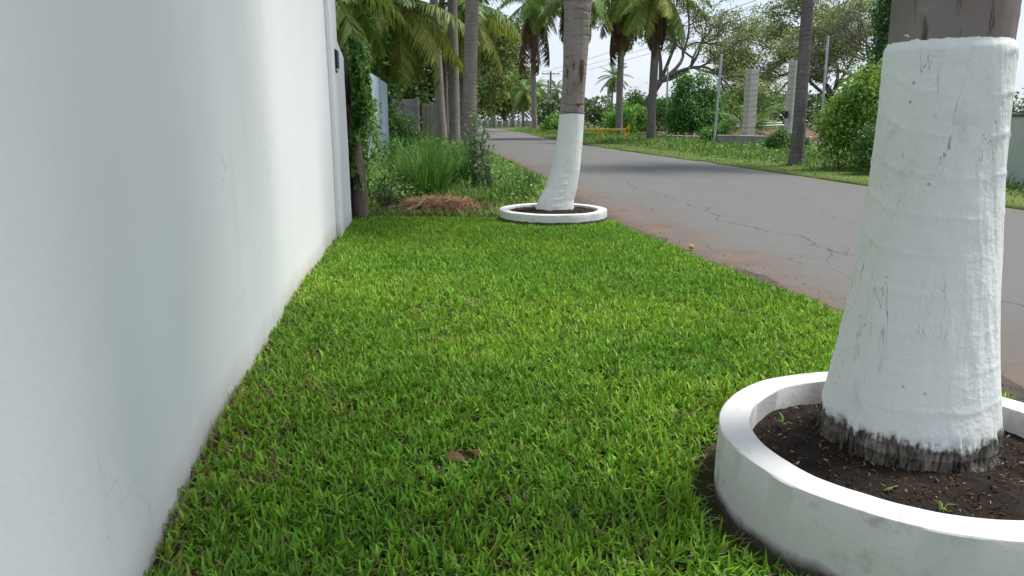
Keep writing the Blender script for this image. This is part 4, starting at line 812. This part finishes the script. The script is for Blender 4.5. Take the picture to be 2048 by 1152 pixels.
# right side
leafcloud('large round dark green bush across the road between the palms', (10.0, 41.5, -.05), cl(26, 1.5, 1.3, .7, 3.3, .5, .85, 8), 15000, .14, (.040, .10, .020), 8, 'shrub', 'shrub', GS, 8, asp=.6, hi=.10)
leafcloud('smaller bush at the foot of the round bush', (9.4, 34.6, -.05), cl(9, .75, .5, .3, .95, .25, .42, 9), 3000, .10, (.055, .13, .025), 9, 'shrub', 'shrub', GS, 5)
leafcloud('small round bush in front of the low concrete wall', (9.05, 25.6, -.05), cl(9, .38, .35, .25, .72, .16, .28, 10), 2600, .07, (.038, .085, .02), 10, 'shrub', 'shrub', GS, 5)
leafcloud('small dark bush left of the slim dark palm', (9.35, 24.6, -.05), cl(6, .22, .25, .2, .6, .14, .22, 11), 1300, .06, (.036, .08, .02), 11, 'shrub', 'shrub', GS, 4)
leafcloud('large light green shrub with upright shoots beside the near trunk', (8.35, 17.2, -.05), cl(40, 1.1, .8, .15, 2.1, .28, .5, 12) + [(-.5, -.2, 2.25, .18, .4), (.1, 0, 2.4, .2, .45), (.55, -.1, 2.35, .2, .45), (-.85, .1, 1.8, .2, .35), (.9, .2, 2.2, .2, .4)], 22000, .085, (.098, .18, .03), 12, 'shrub', 'shrub', GS, 10, hi=.22)
leafcloud('dark green bush in front of the light green shrub', (7.95, 15.6, -.05), cl(12, .75, .4, .3, 1.15, .25, .42, 13), 5200, .075, (.035, .085, .018), 13, 'shrub', 'shrub', GS, 6, hi=.08)
leafcloud('light green shrub between the slim dark palm and the tall post', (9.5, 21.5, -.05), cl(12, .8, .7, .6, 2.0, .25, .42, 14), 4200, .085, (.09, .16, .026), 14, 'shrub', 'shrub', GS, 7, hi=.2)
leafcloud('tall dark vine covered tree rising behind the light green shrub', (18.3, 38, -.1), [(.25 * math.sin(k * 1.7), .2 * math.cos(k * 2.3), .8 + k * .52, .85 - .012 * k) for k in range(17)], 13000, .15, (.034, .080, .022), 15, 'broadleaf_tree', 'tree', 'trees across the road', 5, (7.5, .2, 0, 0), hi=.06)
leafcloud('dark green bush growing over the pale green wall at the right', (10.4, 13.6, -.05), cl(14, .9, .9, .9, 2.0, .3, .5, 16), 5000, .09, (.035, .085, .022), 16, 'shrub', 'shrub', GS, 6)
leafcloud('bright green bush below the leaning tree across the road', (11.6, 63, -.1), cl(20, 3.4, 2, .6, 2.9, .7, 1.2, 17), 9000, .22, (.07, .15, .025), 17, 'shrub', 'shrub', GS, 6, hi=.2)
leafcloud('green bush behind the far planter palm, right of its trunk', (8.8, 56, -.1), cl(14, 1.8, 1.4, .4, 1.9, .5, .9, 18), 6000, .18, (.065, .155, .025), 18, 'shrub', 'shrub', GS, 6, hi=.2)
leafcloud('green bush left of the far planter palm at the road bend', (4.6, 69, -.1), cl(14, 2.0, 1.6, .2, 1.3, .4, .7, 19), 6000, .2, (.075, .16, .03), 19, 'shrub', 'shrub', GS, 6, hi=.2)
leafcloud('pale shrubbery behind the concrete block columns', (17.5, 58, -.1), cl(16, 4.2, 2, .8, 3.2, .8, 1.3, 20), 7000, .22, (.10, .15, .05), 20, 'shrub', 'shrub', GS, 6)
# branching trees
def branch_tree(label, base, seed, dirs, depth, L0, r0, leaf_n, lsz, col, flat=.0, name='spreading_tree', spread=.55, group='trees across the road', minz=2.0, trunkP=None):
    r = np.random.default_rng(seed); t = tag(empty(name, base), label, 'tree', group); mb = MB(); tips = []
    def grow(p, d, L, rad, k):
        s = np.linspace(0, 1, 6)[:, None]; bend = r.normal(size=3) * .18; e = p + d * L; m = p + d * L * .5 + bend * L; P = (1 - s) ** 2 * p + 2 * s * (1 - s) * m + s ** 2 * e
        mb.tube(P, rad * (1 - .35 * s[:, 0]), 7 if k > 2 else 4, False); d2 = unit((e - m)[None])[0]
        if k <= 2: tips.extend([(P[2], k), (P[4], k)])
        if k == 0: tips.append((e, 0)); return
        for q in range(3 if k > 1 else 2):
            nd = unit((d2 + r.normal(size=3) * spread + np.array([0, 0, .10]))[None])[0]
            if flat: nd[2] = nd[2] * (1 - flat) + .02; nd = unit(nd[None])[0]
            grow(e if q else P[4], nd, L * (.62 + .22 * r.random()), rad * .60, k - 1)
    start = np.zeros(3)
    if trunkP is not None:
        P = np.array(trunkP, float); s = np.linspace(0, len(P) - 1, 16); Pi = np.stack([np.interp(s, np.arange(len(P)), P[:, c]) for c in range(3)], -1); mb.tube(Pi, np.linspace(r0 * 1.5, r0, 16), 12); start = P[-1]
    for d in dirs: grow(start, unit(np.array(d, float)[None])[0], L0, r0 * .7, depth)
    mb.build('trunk', M['tree_bark'], t, True); tp = np.array([q[0] for q in tips]); tp = tp[tp[:, 2] > minz]; I = r.integers(0, len(tp), leaf_n)
    P = tp[I] + r.normal(size=(leaf_n, 3)) * np.array([.42, .42, .20]) * lsz * 4; cc = vary(np.asarray(col)[None] * np.exp(r.normal(size=(len(tp), 1)) * .22)[I], leaf_n, .25, .14)
    v, tt, c = leaves(P, r.normal(size=(leaf_n, 3)) * .7 + [0, 0, .6], lsz * (.5 + .8 * r.random(leaf_n)), .55, cc); link('crown', mesh_np('crown', v, [tt], col=c), M['leaf'], t); return t
branch_tree('wide umbrella shaped tree with airy pale crown across the road', (30, 72, -.1), 3, [(-1.6, 0, 1.0), (-1, .6, 1.2), (-.4, -.8, 1.1), (.7, .3, 1.2), (1.4, -.2, .9), (-.2, .5, 1.3)], 4, 4.6, .24, 46000, .22, (.25, .31, .13), .35, minz=3.6, trunkP=[(0, 0, -.2), (.1, 0, 1.5), (.0, 0, 3.2)])
branch_tree('dark limbed tree behind the concrete columns', (22.5, 66, -.1), 12, [(-1.2, 0, .9), (-.5, .4, 1.2), (.6, -.3, 1.1), (1.2, .2, .8)], 4, 3.0, .18, 20000, .20, (.17, .23, .075), .2, minz=2.0, trunkP=[(0, 0, -.2), (.2, 0, 2.4)])
branch_tree('big leaning grey trunk tree with sparse twiggy crown behind the palms', (9.9, 61, -.1), 7, [(.5, .1, 1.3), (1.3, .1, .8), (.9, .5, 1.1), (1.4, -.3, .5), (-.2, 0, 1.4)], 4, 3.2, .24, 18000, .18, (.21, .26, .10), .0, minz=2.6, spread=.5, trunkP=[(0, 0, -.2), (.25, 0, 1.0), (.9, 0, 2.6), (1.9, 0, 4.2)])
branch_tree('bare pale twisted tree right of the slim dark palm', (28, 58, -.1), 9, [(-.6, 0, 1.3), (.3, .3, 1.4), (1, -.2, 1.0), (-1.1, .2, .9)], 4, 3.0, .22, 2600, .18, (.10, .13, .06), .0, minz=2.0, spread=.6, trunkP=[(0, 0, -.2), (-.2, 0, 1.4), (.2, 0, 2.6)])
# distant woods as one mass
def woods():
    parts = []
    for (x0, x1, y, h, n, sd) in ((-60, -8, 92, 8, 9000, 1), (3, 60, 105, 4.6, 8000, 2), (30, 110, 120, 6, 6000, 3), (-16, 24, 185, 7, 5000, 4)):
        x = x0 + (x1 - x0) * rng.random(n); hh = h * (.45 + .8 * fbm(x * .16, x * 0, 80 + sd, 3)); z = rng.random(n) ** .7 * hh; yy = y + 6 * (rng.random(n) - .5) + 3 * np.sin(z); c = vary(np.array([.06, .105, .03]) * (.7 + .7 * fbm(x * .25, z * .4, 81 + sd))[:, None], n, .28, .12)
        parts.append(leaves(np.stack([x, yy, z], -1), rng.normal(size=(n, 3)) * .7 + [0, -.5, .7], .35 + .45 * rng.random(n), .7, c))
    stuff('distant_woods', parts, M['leaf'], 'distant green woods closing the view on both sides of the road', 'woods')
woods()
# young palm behind the columns
t = tag(empty('young_palm', (11.4, 36, -.05)), 'young palm with arching fronds behind the block columns', 'palm tree'); MB().tube([(0, 0, -.1), (0, 0, .25), (.02, 0, .6)], [.16, .14, .08], 10).build('trunk', M['bark_dark'], t); crown(t, (0, 0, .55), 13, .72, 2, seed=61, yel=.6, nuts=0, emax=80, emin=5)

# ------------------------------------------------------------------ built things across the road
def post(label, base, top, r, mat='galv', name='fence_post'):
    t = tag(empty(name, base), label, 'post', 'galvanised posts across the road'); d = np.array(top) - np.array(base); MB().tube([(0, 0, -.1), tuple(d)], [r, r], 12).build('shaft', M[mat], t); MB().tube([tuple(d), tuple(d + np.array([0, 0, .03]))], [r * 1.2, r * .9], 12).build('cap', M[mat], t)
post('thin galvanised post left of the round bush', (9.00, 44, -.05), (8.90, 44, 4.05), .05)
post('tall galvanised post at the left end of the low concrete wall', (8.85, 33.0, -.05), (8.95, 33.0, 3.80), .055)
post('tall grey post behind the light green shrub', (14.9, 36.5, -.05), (14.86, 36.5, 4.9), .06)
def block_column(label, x, y, n, seed):
    t = tag(empty('block_column', (x, y, -.08)), label, 'column', 'unfinished concrete block columns'); r = random.Random(seed)
    me = None
    for k in range(n):
        if me is None:
            o = MB().box((0, 0, 0), (.40, .40, .205), bev=.008).build('concrete_block', M['block'], t); me = o.data
        else: o = link('concrete_block', me, None, t)
        o.location = (r.uniform(-.006, .006), r.uniform(-.006, .006), .105 + k * .217); o.rotation_euler = (0, 0, .35 + r.uniform(-.015, .015))
    MB().box((0, 0, n * .217 / 2), (.36, .36, n * .217 - .03), rot=Matrix.Rotation(.35, 3, 'Z')).build('mortar', M['concrete'], t)
    for (a, b) in ((.1, .1), (-.1, .1), (.1, -.1), (-.1, -.1)): MB().tube([(a, b, n * .217 - .1), (a + .01, b, n * .217 + .12)], [.008, .008], 6).build('rebar', M['wood_dark'], t)
block_column('pale block column standing alone behind the low concrete wall', 10.10, 32.3, 15, 1)
block_column('pale block column partly hidden by the slim dark palm', 11.28, 30.6, 16, 2)
bx = tag(empty('junction_box', (10.99, 30.45, 1.30)), 'small black box fixed to the side of the block column by the palm', 'box'); cs = MB().box((0, 0, 0), (.13, .10, .26), bev=.015).build('case', M['lamp_black'], bx); MB().box((0, -.055, .0), (.09, .012, .18), bev=.004).build('lid', M['lamp_black'], cs)
def low_wall(label, a, b, h, th=.16):
    a, b = np.array(a), np.array(b); L = np.linalg.norm(b - a); t = tag(empty('low_wall', (a[0], a[1], -.08), math.atan2(b[1] - a[1], b[0] - a[0])), label, 'wall', 'low concrete walls across the road'); wbd = MB().box((L / 2, 0, h / 2), (L, th, h), bev=.01).build('wall_body', M['concrete'], t); MB().box((L / 2, 0, h + .025), (L + .03, th + .05, .05), bev=.008).build('coping', M['block'], wbd)
low_wall('low grey concrete wall in front of the block columns', (8.95, 32.7), (11.6, 29.3), .50)
low_wall('low grey wall stretch behind the tall galvanised post', (8.2, 40.0), (10.9, 33.9), .35)
# red earth mound with white pipes
V, Q = blob(1, 41, (11, 6, .62), .25, 28); o = link('earth_bank', mesh_np('earth_bank', V, [Q], smooth=True), M['redsoil']); o.location = (19, 52, -.12); tag(o, 'bank of bare reddish earth behind the block columns', 'earth bank')
for k, (a, b, lab) in enumerate((((13.6, 46, .72), (16.5, 45.5, .80), 'long white pipe lying on the red earth, front one'), ((14.0, 47, .86), (16.7, 46.8, .94), 'long white pipe on the red earth, rear one'))):
    o = MB().tube([a, b], [.05, .05], 10).build('white_pipe', M['white'], None, True); tag(o, lab, 'pipe', 'white pipes on the red earth')
# yellow barrier
yb = tag(empty('yellow_barrier', (3.95, 39.5, -.05)), 'yellow A frame barrier standing on the far verge', 'barrier')
MB().box((.95, 0, .66), (2.1, .05, .09), bev=.01).build('rail', M['yellow'], yb)
for (x0, x1) in ((.35, .62), (.95, .66)): MB().tube([(x0, -.02 if x0 < .5 else .08, -.02), (x1, -.02 if x0 < .5 else .08, .70)], [.035, .035], 8).build('leg', M['yellow'], yb)
MB().box((1.96, 0, .33), (.07, .07, .72), bev=.008).build('post', M['yellow'], yb)
t = tag(empty('yellow_marker_post', (6.55, 42.5, -.05)), 'yellow marker post with arrow shaped head right of the barrier', 'post'); MB().box((0, 0, .4), (.08, .06, .9), bev=.008).build('shaft', M['yellow'], t)
hd = MB(); hd.add([(-.15, -.035, .66), (.15, -.035, .66), (0, -.035, .98), (-.15, .035, .66), (.15, .035, .66), (0, .035, .98)], [[0, 3, 4, 1], [1, 4, 5, 2], [2, 5, 3, 0]], [[0, 1, 2], [5, 4, 3]]); hd.build('arrow_head', M['yellow'], t)
# pale green wall at the right
gw = tag(empty('garden_wall', (8.55, 12.9, -.08), R(-84)), 'pale green stained garden wall at the right edge across the road', 'wall')
MB().box((3.6, 0, .62), (7.2, .16, 1.24), bev=.01).build('wall_body', M['greenwall'], gw); MB().box((3.6, 0, 1.265), (7.25, .21, .05), bev=.008).build('coping', M['lime'], gw)
for k, (x, s) in enumerate(((.30, .10), (.62, .07))):
    V, Q = blob(s, 70 + k); o = link('rock', mesh_np('rock', V, [Q], smooth=True), M['lime']); p = Matrix.Rotation(R(-84), 3, 'Z') @ Vector((x, 0, 0)); o.location = (8.55 + p.x, 12.9 + p.y, 1.21 + s * .6); tag(o, ('larger' if k == 0 else 'smaller') + ' dark stone lying on top of the pale green wall', 'stone')
palm('small palm with yellow fronds above the pale green wall', (13.5, 15.5, -.05), (13.5, 15.5, 1.4), (13.4, 15.5, 2.7), .16, .12, G2, 'bark_dark', seed=77, crown_kw=dict(nf=16, sc=.75, dead=2, yel=.9, nuts=0))
# utility poles and wires
def upole(label, x, y, h, sign=False):
    t = tag(empty('utility_pole', (x, y, -.1)), label, 'utility pole', 'utility poles'); MB().tube([(0, 0, -.2), (0, 0, h)], [.22, .16], 12).build('pole', M['pole'], t); ca = MB().box((.0, -.16, h - .45), (2.9, .12, .14)).build('crossarm', M['pole'], t)
    for k in (-1.3, -.5, .5, 1.3): MB().tube([(k, -.16, h - .40), (k, -.16, h - .25), (k, -.16, h - .12)], [.05, .07, .03], 8).build('insulator', M['white'], ca)
    if sign:
        sb = MB().box((.45, -.2, 3.5), (.85, .05, 1.0), bev=.01).build('sign_board', M['white'], t); MB().box((.45, -.232, 3.35), (.34, .012, .34)).build('sign_mark', M['lamp_black'], sb); MB().box((.45, -.2, 2.93), (.85, .055, .12)).build('sign_foot', M['lamp_black'], sb)
upole('utility pole with crossarm and small white sign, in the distance left of the far palm', 6.35, 126, 9.0, True)
upole('second smaller utility pole behind the first one', 7.2, 152, 9.0)
upole('utility pole off to the right carrying the road wires', 21.0, 15, 9.2)
for k, (dx, z0, z1) in enumerate(((-1.3, 8.8, 9.0), (1.3, 8.8, 9.0), (0, 7.9, 8.0))):
    s = np.linspace(0, 1, 24); P = np.stack([(6.35 + dx) * (1 - s) + (21 + dx) * s, 126 * (1 - s) + 14.8 * s, z0 * (1 - s) + z1 * s - 1.3 * 4 * s * (1 - s) * .5], -1); o = MB().tube(P, .018, 5).build('overhead_wire', M['wire']); tag(o, ('upper left', 'upper right', 'lower')[k] + ' overhead wire running to the distant utility pole', 'wire', 'overhead wires')
for k, z in enumerate((4.55, 3.3)):
    o = MB().tube([(14.86, 36.5, z), (22, 34, z + .75 - .5 * k)], [.012, .012], 5).build('stretched_wire', M['wire']); tag(o, ('higher' if k == 0 else 'lower') + ' thin wire stretched from the tall grey post', 'wire', 'wires at the tall grey post')
# whitewashed things at the road end
for k, (x, y) in enumerate(((-4.4, 110), (-3.5, 111), (-2.3, 113), (-1.5, 114), (-.5, 115), (.6, 116), (1.3, 112))):
    o = MB().tube([(0, 0, -.1), (0, 0, 1.2), (0, 0, 1.27)], [.13, .11, .06], 10).build('white_post', M['white'], None, True); o.location = (x, y, -.05); tag(o, ('leftmost', 'second', 'third', 'middle', 'third last', 'second last', 'rightmost')[k] + ' white painted post in the row at the far end of the road', 'post', 'white posts at the road end')
low_wall('pale low wall closing the far end of the road', (-8, 118), (3.0, 121), 1.0)
